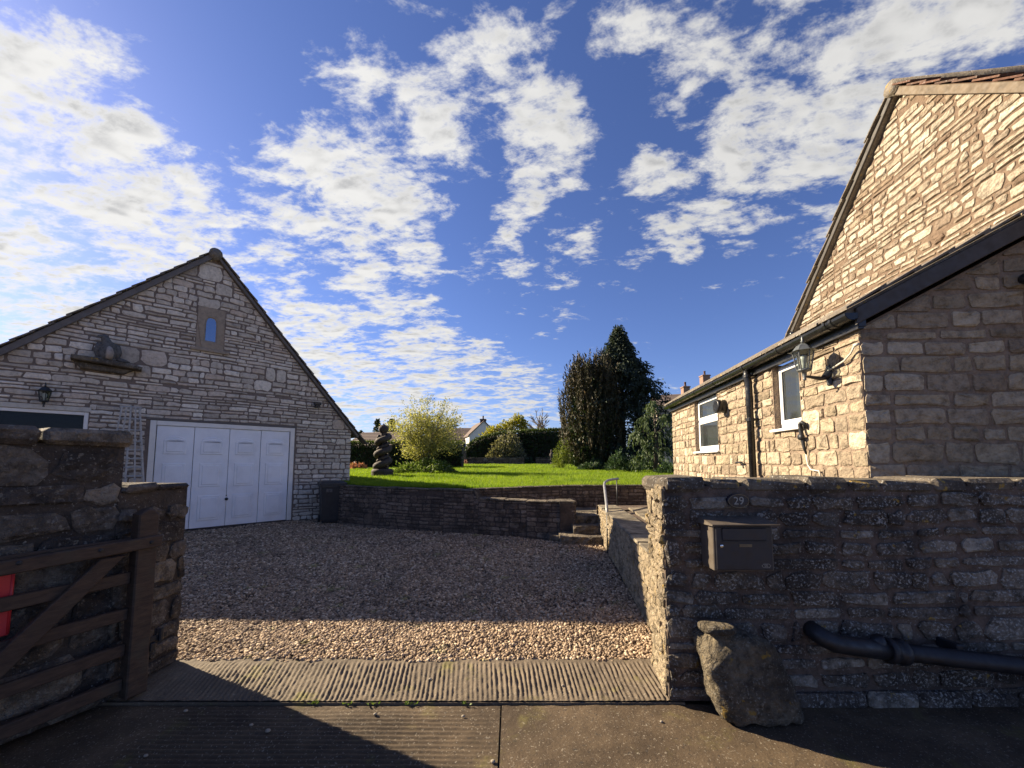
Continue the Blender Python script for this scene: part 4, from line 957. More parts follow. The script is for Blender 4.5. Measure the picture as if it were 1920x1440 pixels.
def oval(rx, rz): return [(rx * math.cos(t), rz * math.sin(t)) for t in np.linspace(0, 2 * math.pi, 33)[:-1]]
m = MB(); m.prism(oval(.072, .047), -.02, .008, PF, bev=.004); m.build('plate', 'plaque', pq)
A_, B_ = oval(.070, .0455), oval(.0655, .041); k = 32; m = MB(); m.add([PF.p(x, z, .0095) for x, z in A_] + [PF.p(x, z, .0095) for x, z in B_], [(i, (i + 1) % k, k + (i + 1) % k, k + i) for i in range(k)]); m.build('rim', 'brass', pq)
text_obj('29', .072, PF.p(0, -.001, .009), (R(90), 0, 0), 'ivory', pq, 'number', .001)

# black iron pipe along the wall
pp = empty('drain_pipe', (2.7, 2.5, .3), 'thick black iron pipe running along the base of the boundary wall', 'pipe')
a0 = np.array([2.05, 2.52, .405]); a1 = np.array([3.6, 2.46, .25]); dr = (a1 - a0) / np.linalg.norm(a1 - a0)
m = MB(); m.tube([a0 + dr * .30, a0 + dr * 3.2], .052, 18); m.build('pipe', 'iron', pp, True)
m = MB(); m.tube([(1.98, 2.66, .45), (1.97, 2.59, .445), (1.985, 2.545, .432), (2.03, 2.522, .412), a0 + dr * .10, a0 + dr * .36], .056, 18); m.build('elbow', 'iron', pp, True)
m = MB(); m.lathe([(.062, 0), (.076, .004), (.076, .03), (.066, .034), (.066, .07), (.077, .074), (.077, .10), (.062, .104)], a0 + dr * .29, 18, ax=dr); m.build('collar', 'iron', pp, True)
m = MB(); m.tube([a0 + dr * .27, a0 + dr * .24 + np.array([0, .0, .075])], [.045, .034], 12); m.build('boss', 'iron', pp, True)
m = MB(); m.box((2.78, .35, 2.50), (2.82, .41, 2.63), None, .006); m.build('bracket', 'iron', pp)

# boulder and its cap stone
def blob(name, c, r, seed, mat, lab, cat, sub=4, amp=.2, flat=None, shape=None):
    bm_ = bmesh.new(); bmesh.ops.create_icosphere(bm_, subdivisions=sub, radius=1)
    rg = random.Random(seed); ph = [(rg.uniform(1, 2.6), rg.uniform(0, 6), Vector((rg.gauss(0, 1), rg.gauss(0, 1), rg.gauss(0, 1))).normalized()) for _ in range(9)]
    for v in bm_.verts:
        p = v.co.copy(); d = sum(math.sin(f * 2.2 * p.dot(a) + q) for f, q, a in ph) / 9; p *= 1 + amp * d
        if shape: p = Vector(shape(p))
        v.co = Vector((p.x * r[0], p.y * r[1], p.z * r[2]))
    me = bpy.data.meshes.new(name); bm_.to_mesh(me); bm_.free()
    a = me.attributes.new('tint', 'FLOAT', 'FACE'); a.data.foreach_set('value', [rg.random()] * len(me.polygons))
    me.polygons.foreach_set('use_smooth', [True] * len(me.polygons)); me.materials.append(M[mat])
    o = bpy.data.objects.new(name, me); COL.objects.link(o); o.location = c; label(o, lab, cat); return o
def boulder():
    Z = [0, .03, .12, .24, .36, .44, .485, .50, .505]
    XL = [1.275, 1.255, 1.225, 1.195, 1.175, 1.165, 1.185, 1.22, 1.27]; XR = [1.74, 1.755, 1.745, 1.70, 1.63, 1.565, 1.50, 1.455, 1.40]
    YF = [2.395, 2.385, 2.38, 2.385, 2.395, 2.405, 2.425, 2.45, 2.48]; YB = [2.63, 2.63, 2.63, 2.625, 2.62, 2.61, 2.60, 2.58, 2.55]
    lev = np.concatenate([np.linspace(0, .44, 26), np.linspace(.45, .505, 12)]); k = 64; V = []
    for z in lev:
        xl, xr, yf, yb = (np.interp(z, Z, q) for q in (XL, XR, YF, YB)); cx, cy, rx, ry = (xl + xr) / 2, (yf + yb) / 2, (xr - xl) / 2, (yb - yf) / 2
        for t in np.linspace(0, 2 * math.pi, k, endpoint=False):
            c, s_ = math.cos(t), math.sin(t); e = .5; x = cx + rx * (abs(c) ** e) * (1 if c > 0 else -1); y = cy + ry * (abs(s_) ** e) * (1 if s_ > 0 else -1); V.append((x, y, z))
    V = np.array(V); P = V * 1.0; d = V - V.mean(0); d /= np.linalg.norm(d, axis=1)[:, None]
    n = (vnoise(P[:, 0] + P[:, 1] * .7 + 3, P[:, 2] + P[:, 1] + 3, 7, 61) - .5) * .035 + (vnoise(P[:, 0] - P[:, 1] + 5, P[:, 2] + 5, 19, 62) - .5) * .018 + (vnoise(P[:, 0] + 9, P[:, 2] - P[:, 1] + 9, 45, 63) - .5) * .008
    # a few flat fracture faces
    for nx, ny, nz, c in ((-.62, -.55, .5, .235), (.55, -.3, .78, .250), (.2, -.9, .35, .185), (-.9, -.1, .1, .268)):
        q = np.array([nx, ny, nz]); q /= np.linalg.norm(q); h = (V - np.array([1.44, 2.5, .22])) @ q; over = np.maximum(0, h - c); V -= np.outer(over * .75, q)
    V += d * n[:, None] * 1.25; V[:, 2] = np.maximum(V[:, 2], -.02)
    F = [(a * k + b, a * k + (b + 1) % k, (a + 1) * k + (b + 1) % k, (a + 1) * k + b) for a in range(len(lev) - 1) for b in range(k)] + [tuple((len(lev) - 1) * k + b for b in range(k))]
    o = np_obj('boulder', V, F, M['boulder'], None, [.5] * len(F), True); label(o, 'broad lichen-stained boulder leaning on the boundary wall', 'boulder')
boulder()
blob('cap_stone', (1.275, 2.49, .518), (.105, .075, .028), 6, 'boulder', 'small flat stone lying on top of the boulder', 'stone', 3, .2, shape=lambda p: [(1 if v >= 0 else -1) * abs(v) ** .6 for v in p])

# ------------------------------------------------------------------ gate pier and wing wall on the left
lw = empty('gate_wall', (-2.8, 2.7, 0), 'dark mossy stone gate wall with a raised coped section behind the timber gate', 'wall')
WD = np.array([-.427, -.904]); WN = np.array([.904, -.427])
PF1 = Fr((-2.62, 2.62, 0), (0.005, .51), (1, 0)); PF1 = Fr((-2.625, 2.60, 0), (.018, .53), (.99, -.034))
m = MB(); V = [(-2.633, 2.60, 0), (-2.617, 3.128, 0), (-3.6, 3.13, 0), (-3.6, 2.6, 0)]; V += [(x, y, 1.34) for x, y, z in V]
m.add(V, [(3, 2, 1, 0), (4, 5, 6, 7), (0, 1, 5, 4), (1, 2, 6, 5), (2, 3, 7, 6), (3, 0, 4, 7)]); m.build('core', 'left_mortar', lw)
WF = Fr((-2.63, 2.615, 0), (.427, .904), (.904, -.427))   # along: negative runs towards the camera
m = MB(); m.box((-2.4, 0, -.42), (0.0, 1.66, -.004), WF); m.build('wing_core', 'left_mortar', lw)
stone_up(lw, [dict(fr=WF, ext=(-2.4, 0, 0, 1.655), hs=(.12, .26), ws=(.2, .5), blocks=(1, 1, 2), jump=.2, gap=.024, mat='left_stone', proud=.018, round=.42, jit=.02, wave=.02, face=.5),
              dict(fr=PF1, ext=(0, .53, 0, 1.30), hs=(.09, .2), ws=(.14, .36), blocks=(1, 2), gap=.022, mat='left_stone', proud=.016, round=.45, jit=.02, wave=.015, face=.5)], 61, thing=lw)
def left_cop():
    rg = random.Random(2); a = -2.3
    for w in (.5, .55, .45, .42, .38 + .035):
        mm = MB(); mm.box((a + .004, 1.655, -.46), (a + w - .004, 1.755 + rg.uniform(-.01, .008), .05 + rg.uniform(-.01, .01)), WF, .025, t=rg.random(), jit=.006); mm.build('coping_stone', 'left_stone', lw); a += w
    for y0, y1 in ((2.62, 2.86), (2.865, 3.14)):
        mm = MB(); mm.box((-3.2, 1.335, y0), (-2.598 + rg.uniform(-.012, .012), 1.385 + rg.uniform(-.008, .01), y1), None, .022, t=rg.random(), jit=.008); mm.build('coping_stone', 'left_stone', lw)
left_cop()

# timber gate folded back against the wing wall
gate = empty('timber_gate', (-2.6, 2.4, .02), 'dark brown five-bar timber gate folded open against the stone wall', 'gate')
TF = Fr((-2.455, 2.70, 0), (.375, .927), (.927, -.375))
def gate_build():
    L0 = -2.6
    mm = MB(); mm.prism([(-.11, .03), (.0, .03), (.0, 1.19), (-.025, 1.225), (-.06, 1.232), (-.11, 1.2)], -.055, .03, TF, bev=.008); mm.build('stile', 'wood', gate)
    bars = [(1.00, .095), (.79, .075), (.56, .075), (.335, .075), (.12, .075)]
    for z, h in bars:
        mm = MB(); mm.box((L0, z - h / 2, -.045), (-.112, z + h / 2, -.012), TF, .005); mm.build('bar', 'wood', gate)
    mm = MB(); mm.prism([(-.76, .99), (-.72, .955), (-.05, .975), (.012, .98), (.012, 1.05), (-.05, 1.052), (-.72, 1.03), (-.75, 1.015)], .032, .062, TF, bev=.006); mm.build('rail_brace', 'wood', gate)
    for a in (-.62, -.30, -.05):
        b_ = MB(); b_.lathe([(.012, 0), (.012, .006), (.006, .01)], TF.p(a, 1.012, .060), 10, ax=TF.n); b_.build('bolt', 'iron', gate)
    mm = MB(); mm.prism([(-.16, .95), (-.28, .95), (-1.10, .06), (-.95, .06)], -.010, .022, TF, bev=.005); mm.build('diagonal_brace', 'wood', gate)
    mm = MB(); mm.box((-.02, .34, .005), (.10, .37, .012), TF, .002); mm.tube([TF.p(.06, .33, .02), TF.p(.06, .41, .02)], .014, 8); mm.box((.0, .28, .0), (.03, .33, .034), TF, .003); mm.build('latch', 'iron', gate)
gate_build()
rp_ = empty('red_panel', WF.p(-.62, .6, .05), 'bright red plastic panel behind the gate bars at the picture edge', 'panel')
m = MB(); m.box((-1.1, .60, .040), (-.435, .975, .052), WF, .005); m.build('sheet', 'red', rp_)
m = MB(); m.tube([WF.p(-.441, .61, .052), WF.p(-.441, .965, .052)], .007, 8); m.build('edge_bead', 'red', rp_, True)

# ------------------------------------------------------------------ lean-to extension and main house
E6 = R(6.75); EU = np.array([math.sin(E6), math.cos(E6)]); EN = np.array([-EU[1], EU[0]]); FU = np.array([EU[1], -EU[0]]); FN = -EU
EC = np.array([3.004, 3.25])
SF = Fr((EC[0], EC[1], 0), EU, EN); FF = Fr((EC[0], EC[1], 0), FU, FN)
SL = 5.50; ROOF_S = (3.53 - 2.894 + .03) / (1.304 - .055)
ext = empty('house_extension', (EC[0], EC[1], 0), 'tan stone lean-to with two white windows and black guttering', 'house')
def ext_build():
    FL = 2.1; topz = lambda a: 2.71 + ROOF_S * a
    c = MB(); c.box((.004, 0, -.25), (SL, 2.71, -.004), SF)
    side = c.build('side_wall', 'ext_mortar', ext)
    # cut window openings by building the wall as pieces instead of one box
    bpy.data.objects.remove(side)
    wins = [(.845, 1.35, 1.935, 2.71), (3.0, 4.03, 1.74, 2.71)]
    c = MB(); xs = [.014] + [v for w in wins for v in w[:2]] + [SL]
    for i in range(0, len(xs), 2): c.box((xs[i], 0, -.25), (xs[i + 1], 2.71, -.004), SF)
    for w in wins: c.box((w[0], 0, -.25), (w[1], w[2], -.0045), SF)
    side = c.build('side_wall', 'ext_mortar', ext)
    c = MB(); c.prism([(.0, 0), (FL, 0), (FL, topz(FL)), (0, topz(0))], -.25, -.004, FF); c.v = [v for v in c.v]; front = c.build('front_wall', 'ext_mortar', ext)
    c = MB(); c.prism([(.3, 0), (FL, 0), (FL, topz(FL)), (.3, topz(.3))], -SL, -SL + .2, FF); c.build('back_wall', 'ext_mortar', ext)
    stone_up(lambda sp: sp['par'], [
        dict(fr=SF, ext=(.0, SL, .62, 2.70), hs=(.085, .17), ws=(.12, .32), blocks=(1, 2, 2), jump=.14, gap=.023, mat='ext_stone', proud=.013, round=.2, jit=.010, wave=.006, face=.5, holes=[(a - .01, b + .01, z0 - .035, z1 + .5) for a, b, z0, z1 in wins], par=side),
        dict(fr=FF, ext=(.0, FL, 1.3, 3.9), hs=(.085, .18), ws=(.17, .46), blocks=(1,), gap=.030, mat='ext_stone', proud=.013, round=.18, jit=.010, wave=.006, face=.5, clips=[line_clip((0, topz(0) - .02), (FL, topz(FL) - .02), (1, 0))], par=front)], 71, thing=ext)
    # windows
    for (a, b, z0, z1), two in zip(wins, (False, True)):
        rv = -.06
        w = MB(); t = .055
        w.box((a, z0, rv - .06), (a + t, z1 - .02, rv), SF, .006); w.box((b - t, z0, rv - .06), (b, z1 - .02, rv), SF, .006)
        w.box((a + t, z0, rv - .06), (b - t, z0 + t, rv - .001), SF, .006); w.box((a + t, z1 - .02 - t, rv - .06), (b - t, z1 - .02, rv - .001), SF, .006)
        W = w.build('window', 'upvc', ext)
        def sash(p, q, y0, y1):
            s = MB(); u = .05; o = rv + .014
            s.box((p, y0, rv - .03), (p + u, y1, o), SF, .007); s.box((q - u, y0, rv - .03), (q, y1, o), SF, .007); s.box((p + u, y0, rv - .03), (q - u, y0 + u, o - .001), SF, .007); s.box((p + u, y1 - u, rv - .03), (q - u, y1, o - .001), SF, .007); s.build('sash', 'upvc', W)
            g = MB(); g.box((p + u - .004, y0 + u - .004, rv - .012), (q - u + .004, y1 - u + .004, rv - .004), SF); g.build('pane', 'glass', W)
            gk = MB(); e = .006
            gk.box((p + u, y0 + u, rv - .003), (p + u + e, y1 - u, rv + .002), SF); gk.box((q - u - e, y0 + u, rv - .003), (q - u, y1 - u, rv + .002), SF); gk.build('gasket', 'black_plastic', W)
        if two:
            zm = 2.30; tr = MB(); tr.box((a + t, zm - .03, rv - .06), (b - t, zm + .03, rv - .001), SF, .006); tr.build('transom', 'upvc', W)
            sash(a + .03, b - .03, z0 + .04, zm - .012); sash(a + .03, b - .03, zm + .012, z1 - .05)
        else: sash(a + .03, b - .03, z0 + .05, z1 - .05)
        cu = MB(); n = 14
        pts = [(a + .02 + (b - a - .04) * i / n, rv - .11 + .018 * math.sin(i * 2.2)) for i in range(n + 1)]
        V = [SF.p(x, z0 + .05, d) for x, d in pts] + [SF.p(x, z1 - .05, d) for x, d in pts]; cu.add(V, [(i, i + 1, n + 2 + i, n + 1 + i) for i in range(n)]); cu.build('curtain', 'curtain', W, True)
        rm = MB(); rm.box((a - .02, z0, -.5), (b + .02, z1, -.48), SF); rm.build('room', 'dark_room', W)  # flat dark sheet painted as the unlit room behind the curtain
        for r0, r1 in ((a - .012, a - .002), (b + .002, b + .012)):
            rj = MB(); rj.box((r0, z0, rv - .02), (r1, z1 - .02, .008), SF); rj.build('reveal', 'ext_mortar', W)
        s = MB(); s.box((a - .05, z0 - .034, rv), (b + .04, z0 - .002, .055), SF, .006); s.build('sill', 'upvc', W)
        wd = MB(); wd.box(((a + b) / 2 - .008, z0 + .022, rv), ((a + b) / 2 + .008, z0 + .032, rv + .004), SF); wd.build('drain_cap', 'metal', W)
    # eaves: fascia, gutter with brackets, downpipe
    f = MB(); f.box((-.06, 2.70, -.02), (SL + .06, 2.84, .045), SF, .004); f.build('fascia', 'black_plastic', ext)
    sf = MB(); sf.box((-.06, 2.683, .0), (SL + .06, 2.698, .05), SF); sf.build('soffit', 'black_plastic', ext)
    g = MB(); n = 10; P = [(.105 + .062 * math.cos(t), 2.812 + .062 * math.sin(t)) for t in np.linspace(math.pi, 2 * math.pi, n)]; Q = [(.105 + .056 * math.cos(t), 2.812 + .056 * math.sin(t)) for t in np.linspace(2 * math.pi, math.pi, n)]
    R_ = [(.167, 2.818), (.161, 2.818)]
    sec_ = P + Q; k = len(sec_); V = [SF.p(-.09, z, d) for d, z in sec_] + [SF.p(SL + .06, z, d) for d, z in sec_]
    F = [(i, (i + 1) % k, k + (i + 1) % k, k + i) for i in range(k)] + [tuple(range(k)), tuple(range(k, 2 * k))]; g.add(V, F)
    for a in (-.09, SL + .055):
        V = [SF.p(a, z, d) for d, z in P] ; g.add(V, [tuple(range(n))])
    gut = g.build('gutter', 'gutter', ext)
    for a in (.08, .16, .95, 1.755, 2.75, 3.6, 4.4, 5.2):
        b_ = MB(); P2 = [(.105 + .069 * math.cos(t), 2.812 + .069 * math.sin(t)) for t in np.linspace(math.pi - .1, 2 * math.pi + .1, n)]; V = [SF.p(a, z, d) for d, z in P2] + [SF.p(a + .03, z, d) for d, z in P2]; b_.add(V, [(i, i + 1, n + i + 1, n + i) for i in range(n - 1)]); b_.build('bracket', 'black_plastic', gut)
    d = MB(); d.tube([SF.p(1.77, 2.77, .10), SF.p(1.77, 2.66, .10), SF.p(1.77, 2.60, .085), SF.p(1.77, 2.52, .085), SF.p(1.77, .5, .085)], .042, 14); dp = d.build('downpipe', 'gutter', ext, True)
    for z in (2.66, 2.08, 1.0):
        d = MB(); d.lathe([(.043, 0), (.049, .003), (.049, .04), (.043, .043)], SF.p(1.77, z, .086 if z < 2.6 else .1), 14); d.box((1.73, z + .01, .0), (1.81, z + .035, .06), SF); d.build('clip', 'black_plastic', dp)
    # roof of the lean-to
    q = lambda a, h: (a, 2.82 + ROOF_S * a + h)
    r = MB(); r.prism([q(-.13, .03), q(FL, .03), q(FL, .10), q(-.13, .10)], .06, -SL - .08, FF); roof = r.build('roof', 'tile_grey', ext)
    bb = MB(); bb.prism([q(-.07, -.07), q(FL, -.07), q(FL, .075), q(-.07, .075)], .062, .09, FF, bev=.006); bb.build('barge_board', 'barge_dark', ext)
    a = -.16; i = 0
    while a < FL:
        tl = MB(); L_ = .27; tl.prism([q(a, .103), q(a + L_ + .05, .078 + .05), q(a + L_ + .05, .098 + .05), q(a, .125)], .115 + rnd.uniform(-.012, .012), -.25, FF, t=rnd.random()); tl.build('tile', 'tile_grey', roof); a += L_
    for j in range(16):
        tl = MB(); d0 = -.26 - j * .33; tl.prism([q(-.17, .098), q(.16, .128), q(.16, .148), q(-.17, .12)], d0, d0 - .32, FF, t=rnd.random()); tl.build('tile', 'tile_grey', roof)
    # vent, overflow pipe, cable
    v = MB(); v.box((2.575, 2.28, .0), (2.80, 2.53, .012), SF, .004); vp = v.build('vent', 'dress_stone', ext)
    v = MB(); v.lathe([(.10, .0), (.105, .03), (.085, .06), (.10, .075), (.105, .10), (.105, .135), (.095, .145), (.085, .14)], SF.p(2.69, 2.41, .01), 22, ax=SF.n); v.build('cowl', 'black_plastic', vp, True)
    v = MB()
    for t in np.linspace(-.08, .08, 8):
        h = math.sqrt(max(.001, .092 ** 2 - t * t)); v.box((2.69 + t - .003, 2.41 - h, .146), (2.69 + t + .003, 2.41 + h, .152), SF); v.box((2.69 - h, 2.41 + t - .003, .1525), (2.69 + h, 2.41 + t + .003, .157), SF)
    v.build('grille', 'black_plastic', vp)
    o = MB(); o.tube([SF.p(.74, 1.90, .03), SF.p(.735, 1.945, .045), SF.p(.755, 1.965, .06), SF.p(.785, 1.945, .06), SF.p(.79, 1.86, .05), SF.p(.785, 1.80, .045), SF.p(.775, 1.70, .04), SF.p(.76, 1.63, .03)], [.018, .02, .02, .02, .02, .02, .014, .009], 10); o.lathe([(.03, 0), (.034, .02), (.03, .04)], SF.p(.788, 1.81, .035), 12, ax=SF.n); o.build('overflow_pipe', 'iron', ext, True)
    o = MB(); o.tube([SF.p(.765, 1.63, .03), SF.p(.75, 1.52, .028), SF.p(.70, 1.47, .03), SF.p(.58, 1.46, .03), SF.p(.56, 1.40, .03)], .008, 6); o.build('waste_cable', 'cable', ext, True)
    o = MB(); o.tube([SF.p(-.01, 2.55, .05), SF.p(.05, 2.50, .04), SF.p(.13, 2.455, .04), SF.p(.25, 2.43, .04), SF.p(.36, 2.415, .035)], .008, 6); o.tube([SF.p(-.03, 2.56, .03), SF.p(.0, 2.55, .05)], .014, 8); o.build('lamp_cable', 'cable', ext, True)
    o = MB(); o.tube([SF.p(2.16, 1.545, .05), SF.p(2.32, 1.54, .05)], .012, 8); o.tube([SF.p(2.16, 1.55, .04), SF.p(2.12, 1.46, .04)], .009, 6); o.build('door_stay', 'iron', ext)
    # floodlight arm at the frame edge
    o = MB(); o.tube([FF.p(1.27, 3.06, .0), FF.p(1.25, 3.06, .10)], .05, 14); o.tube([FF.p(1.25, 3.06, .07), FF.p(1.42, 3.08, .16)], [.05, .055], 14); o.build('floodlight', 'black_plastic', ext, True)
ext_build()
lantern((.37, 2.375), SF, .92, .235, ('verdigris', 'iron'), 'weathered hexagonal wall lantern on curved black arm beside the small white window', .055)

MG = Fr((4.6, 0, 0), EU, EN)
main = empty('stone_house', (5.1, 5, 0), 'tall sunlit stone house gable rising behind the lean-to', 'house')
def main_build():
    ap, e0, e1 = (4.77, 6.42), (2.42, 4.07), (7.13, 4.10)
    poly = [(e0[0], 0), (e1[0], 0), e1, ap, e0]
    c = MB(); c.prism(poly, -.35, -.004, MG); gab = c.build('gable_wall', 'gable_mortar', main)
    c = MB(); c.box((e0[0], 0, -5.5), (e0[0] + .3, 4.07, -.352), MG); c.box((e1[0] - .3, 0, -5.5), (e1[0], 4.07, -.352), MG); c.prism(poly, -5.85, -5.5, MG); c.build('side_walls', 'gable_stone', main)
    stone_up(gab, [dict(fr=MG, ext=(e0[0], e1[0], 2.6, 6.42), hs=(.05, .12), ws=(.11, .33), blocks=(1, 2, 2, 3), jump=.12, gap=.028, mat='gable_stone', proud=.011, round=.42, jit=.013, wave=.010, face=.5,
                        clips=[line_clip((ap[0], ap[1] - .01), e0, (4.7, 1)), line_clip((ap[0], ap[1] - .01), e1, (4.7, 1))], hidden=lambda a, b: b < 2.75 + .55 * 1.7 - (0 if a < 5.6 else .6))], 81, thing=main)
    for E_, mt, s in ((e0, 'tile_red', -1), (e1, 'tile_grey', 1)):
        d = np.array([E_[0] - ap[0], E_[1] - ap[1]]); ln = np.linalg.norm(d); d /= ln; up = np.array([-d[1], d[0]]); up = up if up[1] > 0 else -up; A = np.array(ap); Lr = ln + .22
        q = lambda t, h: tuple(A + d * t + up * h)
        r = MB(); r.prism([q(-.02, .02), q(Lr, .02), q(Lr, .09), q(-.02, .09)], .06, -5.9, MG); roof = r.build('roof', mt, main)
        b = MB(); hb = .0 if s < 0 else .02; b.prism([q(-.02, hb), q(Lr, hb), q(Lr, .088), q(-.02, .088)], .06, .085, MG, bev=.005); b.build('barge_board', 'tan_board' if s < 0 else 'barge_dark', main)
        n = int(Lr / .24)
        for i in range(n + 1):
            t0 = i * Lr / n - .04; t1 = t0 + Lr / n + .06; j = rnd.uniform(-.008, .008); tl = MB()
            tl.prism([q(t0, .095 + j), q(t1, .125 + j), q(t1, .143 + j), q(t0, .113 + j)], .12 + rnd.uniform(-.015, .015), -.22, MG, t=rnd.random()); tl.build('tile', mt, roof)
    rd = MB(); rd.tube([MG.p(ap[0], ap[1] + .10, .12), MG.p(ap[0], ap[1] + .10, -5.9)], .10, 12); rd.build('ridge_tiles', 'tile_grey', main, True)
    g = MB(); g.tube([MG.p(7.28, 4.0, .10), MG.p(7.28, 4.0, -5.8)], .06, 10); g.build('gutter', 'gutter', main, True)
main_build()

# ------------------------------------------------------------------ foliage tools
def leaves(name, C, D, L, W, mat, parent, tint=None, rs=None, curl=.15):
    """diamond leaves at C along D"""
    rs = rs or npr; n = len(C); D = D / (np.linalg.norm(D, axis=1)[:, None] + 1e-9)
    Q = rs.normal(size=(n, 3)); Sd = np.cross(D, Q); Sd /= np.linalg.norm(Sd, axis=1)[:, None] + 1e-9
    L = np.broadcast_to(L, n)[:, None]; W = np.broadcast_to(W, n)[:, None]; Nn = np.cross(Sd, D)
    mid = C + D * L * .45 + Nn * L * curl
    V = np.stack([C, mid + Sd * W / 2, C + D * L, mid - Sd * W / 2], 1).reshape(-1, 3)
    F = np.arange(n * 4).reshape(n, 4)
    T = tint if tint is not None else rs.rand(n)
    return np_obj(name, V, F, M[mat], parent, np.clip(T, 0, 1))
def unit(n, rs): v = rs.normal(size=(n, 3)); return v / np.linalg.norm(v, axis=1)[:, None]
def limbs(root, base, H, spread, n, rs, mat='bark', r0=.05, wob=.12, name='stem', lean=None):
    """several stems fanning out; returns twig points"""
    tips = []
    for i in range(n):
        th = 2 * math.pi * (i + rs.rand() * .6) / n; sp = spread * rs.uniform(.5, 1.0); h = H * rs.uniform(.75, 1.0)
        pts = [np.array(base, float)]
        for t in np.linspace(.15, 1, 7): pts.append(np.array(base) + np.array([math.cos(th) * sp * t ** 1.4, math.sin(th) * sp * t ** 1.4, h * t]) + rs.normal(size=3) * wob * t * .35)
        m = MB(); m.tube(pts, np.linspace(r0, r0 * .18, len(pts)), 7); st = m.build(name, mat, root, True); tips += pts[2:]
        for k in range(9):
            t = rs.randint(2, 7); p = pts[t]; d = unit(1, rs)[0]; d[2] = abs(d[2]) * .6 + .25; d[:2] += np.array([math.cos(th), math.sin(th)]) * .4
            ln = H * rs.uniform(.15, .32) * (1.15 - t / 9); q = [p, p + d * ln * .5 + rs.normal(size=3) * .03, p + d * ln + np.array([0, 0, .05])]
            mm = MB(); mm.tube(q, [r0 * .3, r0 * .2, r0 * .08], 5); mm.build('branch', mat, st); tips += [q[1], q[2]]
    return np.array(tips)

# carved spiral column on the lawn
st_z = float(lawn_z(14.2)) - .02
sta = empty('spiral_sculpture', (-4.76, 14.2, st_z), 'dark carved spiral column sculpture with a ball finial on the lawn', 'sculpture')
def statue_build():
    c = np.array([-4.76, 14.2, st_z]); m_ = MB(); m_.lathe([(.40, 0), (.42, .05), (.37, .16), (.40, .19), (.36, .28), (.33, .30)], c, 20); m_.build('plinth', 'statue', sta, True)
    pts, rr = [], []
    for t in np.linspace(0, 1, 70):
        ang = t * 2 * math.pi * 2.75 + 2.6; r = .225 * (1 - .12 * t); pts.append(c + np.array([r * math.cos(ang), r * math.sin(ang), .32 + 1.22 * t])); rr.append(.125 - .015 * t)
    m_ = MB(); m_.tube(pts, rr, 12); m_.build('coil', 'statue', sta, True)
    pts = []
    for t in np.linspace(0, 1, 70):
        ang = t * 2 * math.pi * 2.75 + 2.6 + math.pi; pts.append(c + np.array([.17 * math.cos(ang), .17 * math.sin(ang), .30 + 1.2 * t]))
    m_ = MB(); m_.tube(pts, .06, 10); m_.build('inner_coil', 'statue', sta, True)
    m_ = MB(); m_.tube([c + np.array([0, 0, .28]), c + np.array([0, 0, 1.72])], .09, 10); m_.build('shaft', 'statue', sta)
    m_ = MB(); m_.lathe([(.06, 1.50), (.09, 1.56), (.07, 1.60), (.12, 1.63), (.165, 1.70), (.18, 1.77), (.165, 1.84), (.11, 1.90), (.04, 1.93), (.01, 1.98)], c, 18); m_.build('finial', 'statue', sta, True)
statue_build()

# pale spring shrub
def pale_shrub():
    rs = np.random.RandomState(2); y = 16.9; z = float(lawn_z(y)); root = empty('spring_shrub', (-3.75, y, z), 'pale yellow-green multi-stemmed shrub in new leaf on the lawn', 'shrub')
    tips = limbs(root, (-3.75, y, z - .05), 2.75, 1.15, 9, rs, r0=.045)
    n = 9500; th = rs.uniform(0, 6.28, n); u = rs.uniform(-1, 1, n); rad = rs.rand(n) ** .42
    cl = unit(70, rs) * (rs.rand(70, 1) ** .4); ci = rs.randint(0, 70, n)
    P = cl[ci] * .95 + rs.normal(size=(n, 3)) * .13
    C = np.stack([-3.75 + P[:, 0] * 1.62, y + P[:, 1] * 1.4, z + 1.82 + P[:, 2] * 1.30], 1)
    low = C[:, 2] < z + .55; C[low, 2] += .5
    k = tips[rs.randint(0, len(tips), 3000)]; k = k + rs.normal(size=k.shape) * .10; C = np.concatenate([C, k]); n = len(C)
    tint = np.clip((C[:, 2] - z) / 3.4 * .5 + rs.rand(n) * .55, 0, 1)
    D = unit(n, rs); D[:, 2] += .5
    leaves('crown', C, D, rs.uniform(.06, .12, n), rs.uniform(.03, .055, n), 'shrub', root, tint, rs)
    # sprigs breaking the outline
    k = 90; th = rs.uniform(0, 6.28, k); ph = rs.uniform(.1, 1.5, k); B = np.stack([-3.75 + 1.55 * np.cos(th) * np.cos(ph), y + 1.3 * np.sin(th) * np.cos(ph), z + 1.75 + 1.32 * np.sin(ph)], 1)
    Cs, Ds = [], []
    for b, t, p in zip(B, th, ph):
        d = np.array([math.cos(t) * math.cos(p), math.sin(t) * math.cos(p), math.sin(p) + .4]); d /= np.linalg.norm(d); ln = rs.uniform(.15, .42)
        for s in np.linspace(0, 1, 12): Cs.append(b + d * ln * s + rs.normal(size=3) * .03); Ds.append(d + rs.normal(size=3) * .7)
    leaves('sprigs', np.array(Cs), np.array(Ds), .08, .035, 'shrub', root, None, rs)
pale_shrub()
